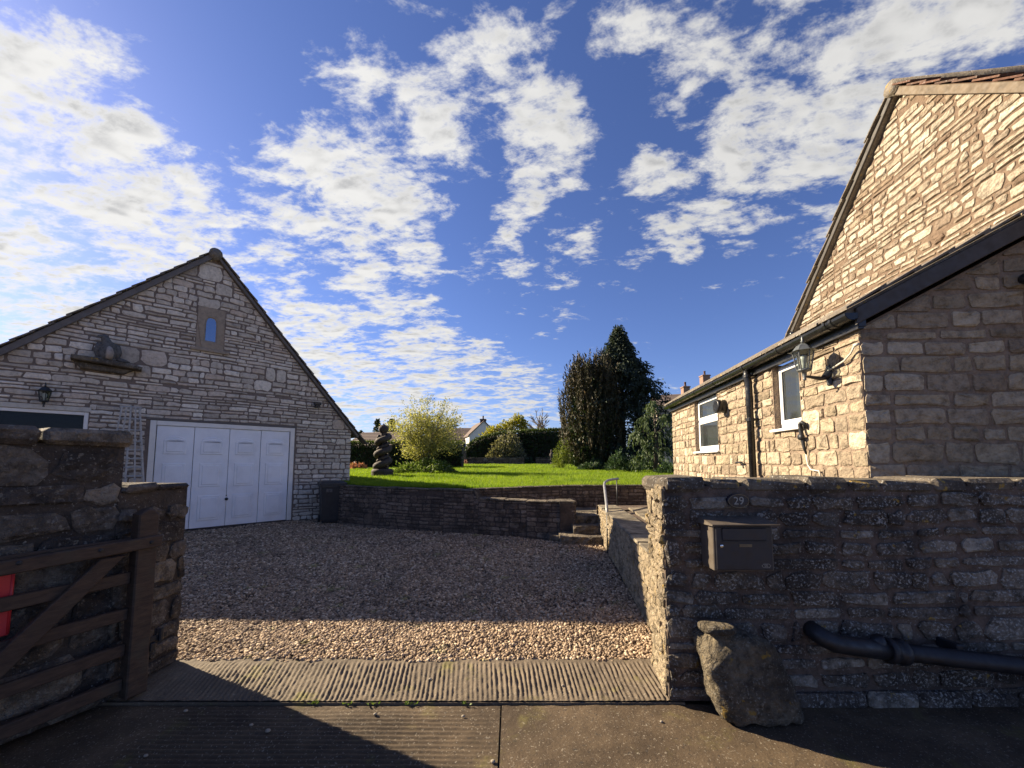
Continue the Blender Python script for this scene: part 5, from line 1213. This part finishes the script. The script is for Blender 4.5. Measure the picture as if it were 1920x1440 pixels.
def clump(name, c, r, h, n, mat, lab, cat, seed, L=(.08, .16), W=.4, up=.8, group=None, flowers=None):
    rs = np.random.RandomState(seed); root = empty(name, c, lab, cat, group); kk = max(10, n // 60); ti = rs.randint(0, kk, n); tth = rs.uniform(0, 6.28, kk); tq = np.sqrt(rs.rand(kk)); tb = rs.uniform(.55, 1.15, kk)
    th = tth[ti] + rs.normal(size=n) * .16; q = np.clip(tq[ti] + rs.normal(size=n) * .10, 0, 1.05); hh = h * np.sqrt(np.clip(1 - q ** 2, .06, 1)) * rs.uniform(.3, 1.0, n) * tb[ti]
    bump_ = .7 + .5 * vnoise(np.cos(th) * 3 + 9, np.sin(th) * 3 + 9, 1.2, seed)
    C = np.stack([c[0] + q * r[0] * np.cos(th) * bump_, c[1] + q * r[1] * np.sin(th) * bump_, c[2] + hh * bump_], 1)
    D = unit(n, rs) * .8 + np.stack([np.cos(th) * q, np.sin(th) * q, np.full(n, up)], 1); l = rs.uniform(*L, n)
    leaves('foliage', C, D, l, l * W, mat, root, None, rs)
    if flowers:
        k = n // 6; i = rs.randint(0, n, k); leaves('flowers', C[i] + np.array([0, 0, .06]), unit(k, rs) + np.array([0, 0, .4]), .06, .05, flowers, root, None, rs)
    return root
lz = lambda y: float(lawn_z(min(y, 34)))
clump('underplanting', (-3.8, 16.3, lz(16.3)), (1.25, .7), .62, 2600, 'under', 'bright leafy clump growing round the foot of the pale shrub', 'plant', 5, flowers='flower')
clump('pink_flowers', (-8.2, 20.6, lz(20.6)), (.6, .4), .38, 500, 'pink', 'small pinkish flowering plant below the hedge beside the garage', 'plant', 6)
clump('pink_flowers', (-4.2, 31.5, lz(31.5)), (.7, .5), .75, 500, 'pink', 'reddish plant at the left end of the garden wall', 'plant', 16)

# ------------------------------------------------------------------ conifers
def yew():
    rs = np.random.RandomState(8); x0, y0 = 4.5, 21.6; z0 = lz(21.6); root = empty('bronze_yew', (x0, y0, z0), 'bronze-tipped upright yew with spiky plumes', 'tree')
    m = MB(); m.tube([(x0, y0, z0 - .1), (x0 + .05, y0, z0 + 2), (x0, y0, z0 + 4.6)], [.2, .15, .04], 9); m.build('trunk', 'dark_bark', root, True)
    Cs, Ds, Ls, Ts = [], [], [], []
    for i in range(640):
        th = rs.randint(0, 17) * .37 + rs.normal() * .10; u = rs.rand() ** .8; zb = u * 5.4
        env = np.interp(zb, [0, .7, 2.2, 4.0, 5.0, 6.2], [1.2, 1.65, 1.8, 1.5, 1.15, .4]); rad = env * math.sqrt(rs.uniform(.25, 1.0))
        b = np.array([x0 + math.cos(th) * rad, y0 + math.sin(th) * rad * .9, z0 + zb]); ln = rs.uniform(.8, 1.8) * (1.0 if zb > .8 else .8)
        top = np.interp(math.hypot(b[0] - x0, b[1] - y0), [0, .5, 1.0, 1.4, 1.8], [7.4, 7.1, 6.2, 5.2, 3.7]) + rs.uniform(-.3, .25)
        out = np.array([math.cos(th), math.sin(th), 0]) * rs.uniform(.05, .32); n = 46
        s = np.linspace(0, 1, n); bend = s ** 1.6
        P = b + np.outer(s, [0, 0, ln]) + np.outer(s * (1 - .55 * s), out * 1.6) + rs.normal(size=3) * .12 * bend[:, None]
        P = P[P[:, 2] < z0 + top]
        if len(P) < 4: continue
        w = np.interp(np.linspace(0, 1, len(P)), [0, .35, 1], [.10, .11, .02])
        Cs.append(P + rs.normal(size=P.shape) * w[:, None] * .40); dd = np.tile(np.array([out[0] * .6, out[1] * .6, 1.0]), (len(P), 1)) + rs.normal(size=P.shape) * .32; Ds.append(dd); Ls.append(rs.uniform(.10, .20, len(P)))
        west = .5 - .5 * math.cos(th); Ts.append(np.clip(rs.normal(.45, .2, len(P)), 0, 1))
    C, D, L, T = np.concatenate(Cs), np.concatenate(Ds), np.concatenate(Ls), np.concatenate(Ts)
    leaves('crown', C, D, L, L * .30, 'yew', root, T, rs)
    n = 5000; th = rs.uniform(0, 6.28, n); zb = rs.uniform(.1, 5.8, n); rad = np.interp(zb, [0, .7, 2.2, 4.0, 5.0, 6.2], [1.0, 1.3, 1.4, 1.1, .7, .2]) * rs.uniform(.5, 1, n)
    C = np.stack([x0 + np.cos(th) * rad, y0 + np.sin(th) * rad * .9, z0 + zb], 1); leaves('inner_foliage', C, unit(n, rs) + [0, 0, 1.2], .25, .12, 'hedge', root, None, rs)
yew()
def cypress():
    rs = np.random.RandomState(9); x0, y0 = 6.55, 22.8; z0 = lz(22.8); root = empty('dark_cypress', (x0, y0, z0), 'tall dark green cypress behind the bronze yew', 'tree')
    m = MB(); m.tube([(x0, y0, z0 - .1), (x0, y0, z0 + 4), (x0 - .1, y0, z0 + 7.6)], [.26, .17, .03], 9); m.build('trunk', 'dark_bark', root, True)
    Cs, Ds, Ts = [], [], []
    for i in range(1000):
        u = rs.rand(); zb = .4 + 7.75 * u ** .95; th = rs.uniform(0, 6.28); R0 = np.interp(zb, [.3, 1.5, 3.0, 4.6, 6.0, 7.2, 8.0], [2.6, 3.0, 2.85, 2.3, 1.45, .62, .10]) * rs.uniform(.68, 1.12) * (1 + .16 * math.sin(3 * th + zb * 2.3) + .12 * math.sin(5 * th - zb * 3.7))
        d = np.array([math.cos(th), math.sin(th) * .95, 0]); s = np.linspace(.35, 1, 42); rise = rs.uniform(.1, .5)
        P = np.array([x0 - .1 * zb / 8, y0, z0 + zb]) + np.outer(s * R0, d) + np.outer(rise * np.sin(s * 2.4) - .55 * s ** 4 * rs.uniform(.3, 1), [0, 0, 1.0])
        side = np.cross(d, [0, 0, 1.0]); P = P + np.outer(rs.normal(size=len(s)) * .22 * s, side) + rs.normal(size=P.shape) * .06
        Cs.append(P); Ds.append(d * .7 + np.outer(-.2 - .9 * s ** 3, [0, 0, 1.0]) + rs.normal(size=P.shape) * .5); Ts.append(np.clip(rs.normal(.45, .22, len(s)), 0, 1))
    C, D, T = np.concatenate(Cs), np.concatenate(Ds), np.concatenate(Ts); L = rs.uniform(.12, .26, len(C))
    leaves('crown', C, D, L, L * .42, 'cypress', root, T, rs)
    m = MB(); 
cypress()
def cedar():
    rs = np.random.RandomState(10); x0, y0 = 6.15, 16.6; z0 = lz(16.6); root = empty('weeping_conifer', (x0, y0, z0), 'weeping green conifer with drooping sprays beside the house corner', 'tree')
    m = MB(); m.tube([(x0, y0, z0 - .1), (x0 + .1, y0, z0 + 1.6), (x0, y0, z0 + 3.0)], [.1, .08, .02], 8); m.build('trunk', 'dark_bark', root, True)
    Cs, Ds = [], []
    for (dx, z, r, k) in ((.0, 3.05, .45, 9), (-.5, 2.35, .55, 8), (.35, 2.45, .55, 8), (-.75, 1.75, .55, 8), (.1, 1.75, .7, 9), (.75, 1.9, .5, 7), (-.2, 1.15, .7, 8), (.5, 1.05, .6, 7), (-.55, .7, .5, 6)):
        c = np.array([x0 + dx, y0 + rs.uniform(-.5, .3), z0 + z])
        m = MB(); m.tube([(x0, y0, z0 + z - .25), (c + np.array([x0, y0, z0 + z])) / 2 + [0, 0, .08], c], [.03, .02, .01], 5); m.build('branch', 'dark_bark', root)
        for i in range(k * 3):
            th = rs.uniform(0, 6.28); rr = r * rs.uniform(.2, 1); s = np.linspace(0, 1, 16); e = np.array([math.cos(th), math.sin(th), 0])
            P = c + np.outer(s * rr, e) + np.outer(.10 * np.sin(s * 3) - .55 * s ** 2 * rs.uniform(.5, 1.1), [0, 0, 1.0]) + rs.normal(size=(16, 3)) * .025
            Cs.append(P); Ds.append(e * .35 * (1 - s[:, None]) + np.outer(-.25 - s, [0, 0, 1.0]) + rs.normal(size=(16, 3)) * .25)
    C, D = np.concatenate(Cs), np.concatenate(Ds); L = rs.uniform(.10, .20, len(C)); leaves('crown', C, D, L, L * .28, 'cedar', root, None, rs)
cedar()
clump('golden_bush', (2.72, 20.9, lz(20.9)), (.55, .5), 1.55, 2400, 'goldball', 'rounded yellow-green bush at the foot of the bronze yew', 'shrub', 22, L=(.06, .12), up=.6)
for i, (x, y, r, h, lab, fl) in enumerate(((3.9, 19.6, .6, .42, 'low pale-flowered plant in front of the bronze yew', 'flower'), (5.1, 19.2, .65, .5, 'low white-flecked plant under the dark cypress', 'flower'), (5.0, 17.6, .75, 1.0, 'dark leafy shrub under the cypress, middle of the border', None), (6.3, 18.0, .9, 1.05, 'broad dark shrub below the weeping conifer', None), (6.4, 15.2, .7, .55, 'dark low shrub tucked against the house corner', None), (4.4, 20.4, .6, .6, 'small dark plant at the base of the yew plumes', None), (6.0, 20.0, 1.0, 1.5, 'tall dark shrub filling the gap beneath the cypress', None))):
    clump('border_shrub', (x, y, lz(y)), (r, r * .8), h, 1300, 'base_leaf', lab, 'shrub', 40 + i, L=(.08, .18), flowers=fl)

# ------------------------------------------------------------------ hedges
def hedge(name, line, tops, base, depth, lab, seed, mat='hedge', topmat='hedge_top', n=9000, L=(.10, .2)):
    rs = np.random.RandomState(seed); line = np.array(line, float); root = empty(name, (*line.mean(0), base), lab, 'hedge')
    seg = np.linalg.norm(np.diff(line, axis=0), axis=1); cum = np.concatenate([[0], np.cumsum(seg)]); tot = cum[-1]
    m = MB(); k = 24; tt = np.linspace(0, tot, k); X = np.interp(tt, cum, line[:, 0]); Y = np.interp(tt, cum, line[:, 1]); Z = np.interp(tt, cum, tops) - .12; V = []
    for x, y, z in zip(X, Y, Z): V += [(x, y - depth * .40, base), (x, y - depth * .40, z - .15), (x, y - depth * .25, z), (x, y + depth * .4, z), (x, y + depth * .4, base)]
    m.add(V, [(i * 5 + j, (i + 1) * 5 + j, (i + 1) * 5 + j + 1, i * 5 + j + 1) for i in range(k - 1) for j in range(4)] + [(0, 1, 2, 3, 4), tuple((k - 1) * 5 + j for j in range(5))]); m.build('branches', 'dark_bark', root)  # solid dark inner block added behind the leaves, no modelled branches
    t = rs.uniform(0, tot, n); x = np.interp(t, cum, line[:, 0]); y = np.interp(t, cum, line[:, 1]); zt = np.interp(t, cum, tops); f = rs.rand(n); isT = rs.rand(n) < .3
    bum = (vnoise(t * 1.0, f * 4, 1.3, seed) - .5) * .25
    C = np.where(isT[:, None], np.stack([x, y + (rs.rand(n) - .5) * depth, zt + rs.normal(size=n) * .04 + bum * .3], 1), np.stack([x, y - depth * .45 - bum + rs.normal(size=n) * .04, base + f * (zt - base)], 1))
    D = unit(n, rs) + np.where(isT[:, None], [[0, 0, 1.2]], [[0, -.8, .3]]); l = rs.uniform(*L, n)
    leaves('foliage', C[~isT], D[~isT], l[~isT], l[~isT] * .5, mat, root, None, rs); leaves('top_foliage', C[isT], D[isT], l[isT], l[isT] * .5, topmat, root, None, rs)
hedge('clipped_hedge', [(-13, 24.5), (-9, 24), (-3.2, 25)], [2.72, 2.70, 2.75], 1.0, 1.4, 'long dark clipped hedge behind the spiral sculpture', 51, n=11000)
hedge('tall_hedge', [(-4.5, 36.5), (-4.1, 36.2), (-3.3, 36), (-1.5, 36), (2, 36.4), (9, 37)], [2.3, 3.0, 3.6, 4.1, 4.45, 4.7], 1.1, 2.0, 'tall dark hedge with a rounded end behind the low garden wall', 52, n=12000, L=(.14, .28))

# low wall at the end of the lawn
gw_ = empty('garden_wall', (-1.4, 33.2, 1.3), 'long low stone wall at the far end of the lawn', 'wall')
wall_line(gw_, [(-3.9, 33.2), (1.05, 33.2)], 1.15, [1.86, 1.88], .3, 'ret_stone', 'ret_mortar', 91, hs=(.12, .2), ws=(.3, .7), gap=.03, proud=.03, cop=.05, cap_mat='step_stone')
gw2 = empty('garden_wall', (2.7, 33.2, 1.3), 'short low stone wall by the figurine at the lawn end', 'wall')
wall_line(gw2, [(2.05, 33.2), (3.3, 33.2)], 1.15, [1.88, 1.88], .3, 'ret_stone', 'ret_mortar', 92, hs=(.12, .2), ws=(.3, .7), gap=.03, proud=.03, cop=.05, cap_mat='step_stone')
gp = empty('wall_pier', (-4.1, 33, 1.25), 'small stone pier with pointed finial ending the far garden wall', 'pier')
m = MB(); m.box((-4.35, 1.2, 32.85), (-3.93, 2.25, 33.3), None, .04); m.build('shaft', 'ret_stone', gp); m = MB(); m.lathe([(.22, 0), (.25, .06), (.16, .1), (.18, .25), (.10, .4), (.02, .5)], (-4.14, 33.07, 2.25), 12); m.build('finial', 'ret_stone', gp, True)
fg = empty('garden_figurine', (3.35, 32.6, 1.3), 'slim dark garden figurine standing in front of the short wall', 'statue')
m = MB(); m.lathe([(.22, 0), (.22, .12), (.15, .14), (.13, .2), (.16, .45), (.13, .65), (.19, .85), (.16, .98), (.06, 1.06), (.10, 1.15), (.09, 1.26), (.02, 1.34)], (3.35, 32.6, 1.28), 14); m.build('body', 'statue', fg, True)
clump('variegated_shrub', (-.4, 34.3, 1.3), (1.7, .9), 3.0, 4200, 'varieg', 'cream-variegated shrub between garden wall and tall hedge', 'shrub', 61, L=(.14, .28), W=.45)
clump('wall_plant', (1.55, 33.6, 1.25), (.5, .4), .65, 400, 'base_leaf', 'dark plant filling the gap in the garden wall', 'plant', 62)

# ------------------------------------------------------------------ beyond the hedge
def golden_tree():
    rs = np.random.RandomState(14); root = empty('golden_tree', (-.3, 43, 1.5), 'golden yellow tree showing above the tall hedge', 'tree'); b = np.array([-.3, 43, 1.4])
    tips = limbs(root, b, 4.4, 2.0, 7, rs, r0=.11, name='trunk')
    cl = np.array([(-2.6, 0, 2.6, .9), (-1.9, 0, 3.4, .9), (-1.9, 0, 2.8, .9), (-1.2, .2, 3.6, .8), (-.4, 0, 4.0, .8), (.3, .2, 4.3, .7), (1.0, 0, 4.9, .75), (1.5, .1, 4.3, .7), (.5, 0, 3.2, 1.1), (-1.0, -.4, 2.6, 1.1), (1.8, 0, 3.3, .8), (-2.4, 0, 2.2, .7)]); n = 5200; i = rs.randint(0, len(cl), n)
    C = b + cl[i, :3] + unit(n, rs) * (rs.rand(n, 1) ** .5) * cl[i, 3:4]; l = rs.uniform(.16, .32, n); leaves('crown', C, unit(n, rs) + [0, 0, .4], l, l * .5, 'gold', root, None, rs)
golden_tree()
def bare_tree():
    rs = np.random.RandomState(15); root = empty('bare_tree', (5.9, 56, 1.5), 'leafless tree with fine branches behind the hedge by the yew', 'tree')
    def grow(p, d, ln, r, lev, m):
        q = p + d * ln; m.tube([p, (p + q) / 2 + rs.normal(size=3) * ln * .04, q], [r, r * .85, r * .65], 5 if lev > 1 else 7, cap=False)
        if lev == 4: return
        for k in range(4 if lev else 6):
            e = d + rs.normal(size=3) * (.42 if lev else .5); e[2] = abs(e[2]) + .15; e /= np.linalg.norm(e); grow(p + d * ln * rs.uniform(.55, 1.0), e, ln * rs.uniform(.5, .72), r * .56, lev + 1, m)
    m = MB(); grow(np.array([5.9, 56, 1.2]), np.array([0, 0, 1.0]), 4.2, .30, 0, m)
    k = len(m.v); tr = MB(); tr.tube([(5.9, 56, 1.0), (5.9, 56, 4.5)], [.26, .2], 10); tr.build('trunk', 'bark', root, True); m.build('crown', 'bark', root, fix=False)
bare_tree()
clump('far_shrub', (2.2, 44, 1.4), (2.6, 1), 4.0, 1500, 'varieg', 'hazy grey-green bushes above the hedge beside the golden tree', 'shrub', 71, L=(.16, .3))

def window_on(parent, f, a, z, w, h, off=.0):
    m = MB(); m.box((a - w / 2, z, off), (a + w / 2, z + h, off + .05), f, .01); W = m.build('window', 'upvc', parent)
    m = MB(); m.box((a - w / 2 + .07, z + .07, off + .051), (a + w / 2 - .07, z + h - .07, off + .06), f); m.build('pane', 'dark_glass', W)
def gable_house(name, fr, w, d, eave, ridge, mats, lab, base=.9, front_gable=True, over=.25):
    """ridge runs along n (front_gable) or along u"""
    root = empty(name, fr.p(0, base, -d / 2), lab, 'house')
    m = MB()
    if front_gable:
        m.prism([(-w / 2, base), (w / 2, base), (w / 2, eave), (0, ridge), (-w / 2, eave)], 0, -d, fr); m.build('wall', mats[0], root)
        for s in (-1, 1):
            sl = np.array([s * w / 2, eave - ridge]); ln = np.linalg.norm(sl); sl /= ln; e = (sl * (ln + over)); m = MB(); m.prism([(0, ridge + .02), (e[0], ridge + .02 + e[1]), (e[0], ridge + .2 + e[1]), (0, ridge + .2)], .15, -d - .15, fr); m.build('roof', mats[1], root)
    else:
        m.box((-w / 2, base, -d), (w / 2, eave, 0), fr); m.build('wall', mats[0], root)
        m = MB(); V = [fr.p(-w / 2 - .2, eave - .1, .3), fr.p(w / 2 + .2, eave - .1, .3), fr.p(w / 2 + .2, ridge, -d / 2), fr.p(-w / 2 - .2, ridge, -d / 2), fr.p(-w / 2 - .2, eave - .1, -d - .3), fr.p(w / 2 + .2, eave - .1, -d - .3)]
        m.add(V, [(0, 1, 2, 3), (3, 2, 5, 4), (0, 3, 4), (1, 5, 2), (0, 4, 5, 1)]); roof = m.build('roof', mats[1], root)
        rows = 9; k = MB(); 
        for i in range(rows):
            t0, t1 = i / rows, (i + 1) / rows; A = fr.p(-w / 2 - .21, eave - .1 + (ridge - eave + .1) * t0, .3 - (d / 2 + .3) * t0); B = fr.p(w / 2 + .21, eave - .1 + (ridge - eave + .1) * t0, .3 - (d / 2 + .3) * t0); U = fr.p(0, eave - .1 + (ridge - eave + .1) * t1, .3 - (d / 2 + .3) * t1) - fr.p(0, eave - .1 + (ridge - eave + .1) * t0, .3 - (d / 2 + .3) * t0)
            nz = np.array([0, 0, .06]); tm = MB(); tm.add([A + nz, B + nz, B + U + nz * .3, A + U + nz * .3, A, B], [(0, 1, 2, 3), (4, 5, 1, 0)], rnd.random()); tm.build('tile_course', mats[1], roof)
    return root
def chimney(root, c, w, h, mat='brick_far', pots=1):
    m = MB(); m.box((c[0] - w / 2, c[2], c[1] - w / 2), (c[0] + w / 2, c[2] + h, c[1] + w / 2), None, .02); m.box((c[0] - w / 2 - .07, c[2] + h - .18, c[1] - w / 2 - .07), (c[0] + w / 2 + .07, c[2] + h - .04, c[1] + w / 2 + .07), None, .02); ch = m.build('chimney', mat, root)
    m = MB(); m.lathe([(.14, 0), (.12, .1), (.11, .45), (.14, .47), (.14, .52)], (c[0], c[1], c[2] + h), 10); m.build('chimney_pot', 'tile_red', ch, True)
f1 = Fr((-4.4, 60, 0), (.96, .28), (.28, -.96))
wh = gable_house('white_house', f1, 4.6, 9, 5.65, 7.85, ('render_white', 'tile_far'), 'white rendered house gable with dark roof above the hedge')
chimney(wh, (-4.6, 61.0, 7.4), .9, .95, 'dark_bark'); window_on(wh, f1, -.2, 3.9, .7, .9, .002)
f2 = Fr((-9.6, 63, 0), (1, 0), (0, -1))
bh = gable_house('terraced_house', f2, 9.5, 7, 5.2, 7.4, ('render_tan', 'tile_far'), 'long brown-roofed house half hidden behind the pale shrub', front_gable=False)
for a, s in ((3.3, 1), (1.8, 1), (.3, 1)): window_on(bh, f2, a, 3.6, .8, 1.1, .002)
chimney(bh, (-13.6, 60, 7.0), .8, 1.2)
f3 = Fr((-14.6, 41, 0), (.98, -.2), (-.2, -.98))
bg_ = gable_house('bungalow', f3, 6.5, 6, 3.35, 4.95, ('render_tan', 'tile_far'), 'brown-roofed bungalow behind the hedge beside the garage', front_gable=False)
window_on(bg_, f3, 1.0, 2.0, 1.0, 1.0, .002)
f4 = Fr((21.5, 44, 0), (.97, -.25), (-.25, -.97))
fh = gable_house('far_house', f4, 9, 8, 8.3, 10.1, ('render_tan', 'tile_far'), 'distant house whose chimneys show above the lean-to gutter', front_gable=False)
chimney(fh, (20.3, 44.5, 8.6), .75, 1.75, 'brick_far'); chimney(fh, (24.0, 47.2, 9.6), .9, 2.7, 'brick_far')
for i, (x, y, h, lab) in enumerate(((-31.5, 80, 4.2, 'tiny distant dark conifer just right of the garage eave'), (-29.0, 82, 3.4, 'rounded distant tree beside the garage eave'), (-24.6, 70, 5.6, 'lone distant conifer above the bungalow roof'), (-19.5, 62, 4.6, 'dark distant tree peeping beside the pale shrub'))):
    rs = np.random.RandomState(90 + i); zb = 1.5; root = empty('distant_tree', (x, y, zb), lab, 'tree', 'trees on the skyline'); H = h + 2.2
    m = MB(); m.tube([(x, y, zb), (x, y, zb + H * .9)], [.2, .05], 6); m.build('trunk', 'dark_bark', root); n = 900; u = rs.rand(n); th = rs.uniform(0, 6.28, n); r = (.25 + 1.35 * (1 - u)) * (1 if i % 2 == 0 else 1.35) * np.sqrt(rs.rand(n))
    leaves('crown', np.stack([x + np.cos(th) * r, y + np.sin(th) * r, zb + H * (.25 + .75 * u)], 1), unit(n, rs) + [0, 0, .3], .4, .25, 'hedge', root, None, rs)

# ------------------------------------------------------------------ small things on the ground
for i, (x, y, r) in enumerate(((-.10, 2.14, .014), (-1.55, 2.42, .012), (-1.42, 2.37, .016), (-.85, 2.52, .012), (-.30, 2.50, .012), (-1.95, 2.18, .012), (.9, 2.45, .010), (-2.05, 2.55, .014), (-.58, 2.86, .013), (.35, 2.78, .011))):
    r *= .75; blob('loose_pebble', (x, y, (.0 if y < 2.63 else .012) + r * .35 - (.012 if y < 2.63 else 0)), (r * 1.25, r, r * .75), 200 + i, 'pebble', 'stray pale pebble lying on the concrete outside the gravel', 'pebble', 2, .3)['group'] = 'stray pebbles on the concrete'
def weeds():
    rs = np.random.RandomState(77); Cs, Ds = [], []
    for x in (-1.28, -1.05, -.9, -.66, -.3):
        k = rs.randint(6, 16); Cs.append(np.stack([x + rs.normal(size=k) * .018, 2.618 + rs.normal(size=k) * .006, np.full(k, -.008)], 1)); Ds.append(np.stack([rs.normal(size=k), rs.normal(size=k) * .6 - .3, np.full(k, .7)], 1))
    leaves('weeds', np.concatenate(Cs), np.concatenate(Ds), .022, .012, 'under', None, None, rs)['kind'] = 'stuff'
    o = bpy.data.objects['weeds']; label(o, 'tiny weeds growing along the concrete joint', 'weeds')
weeds()
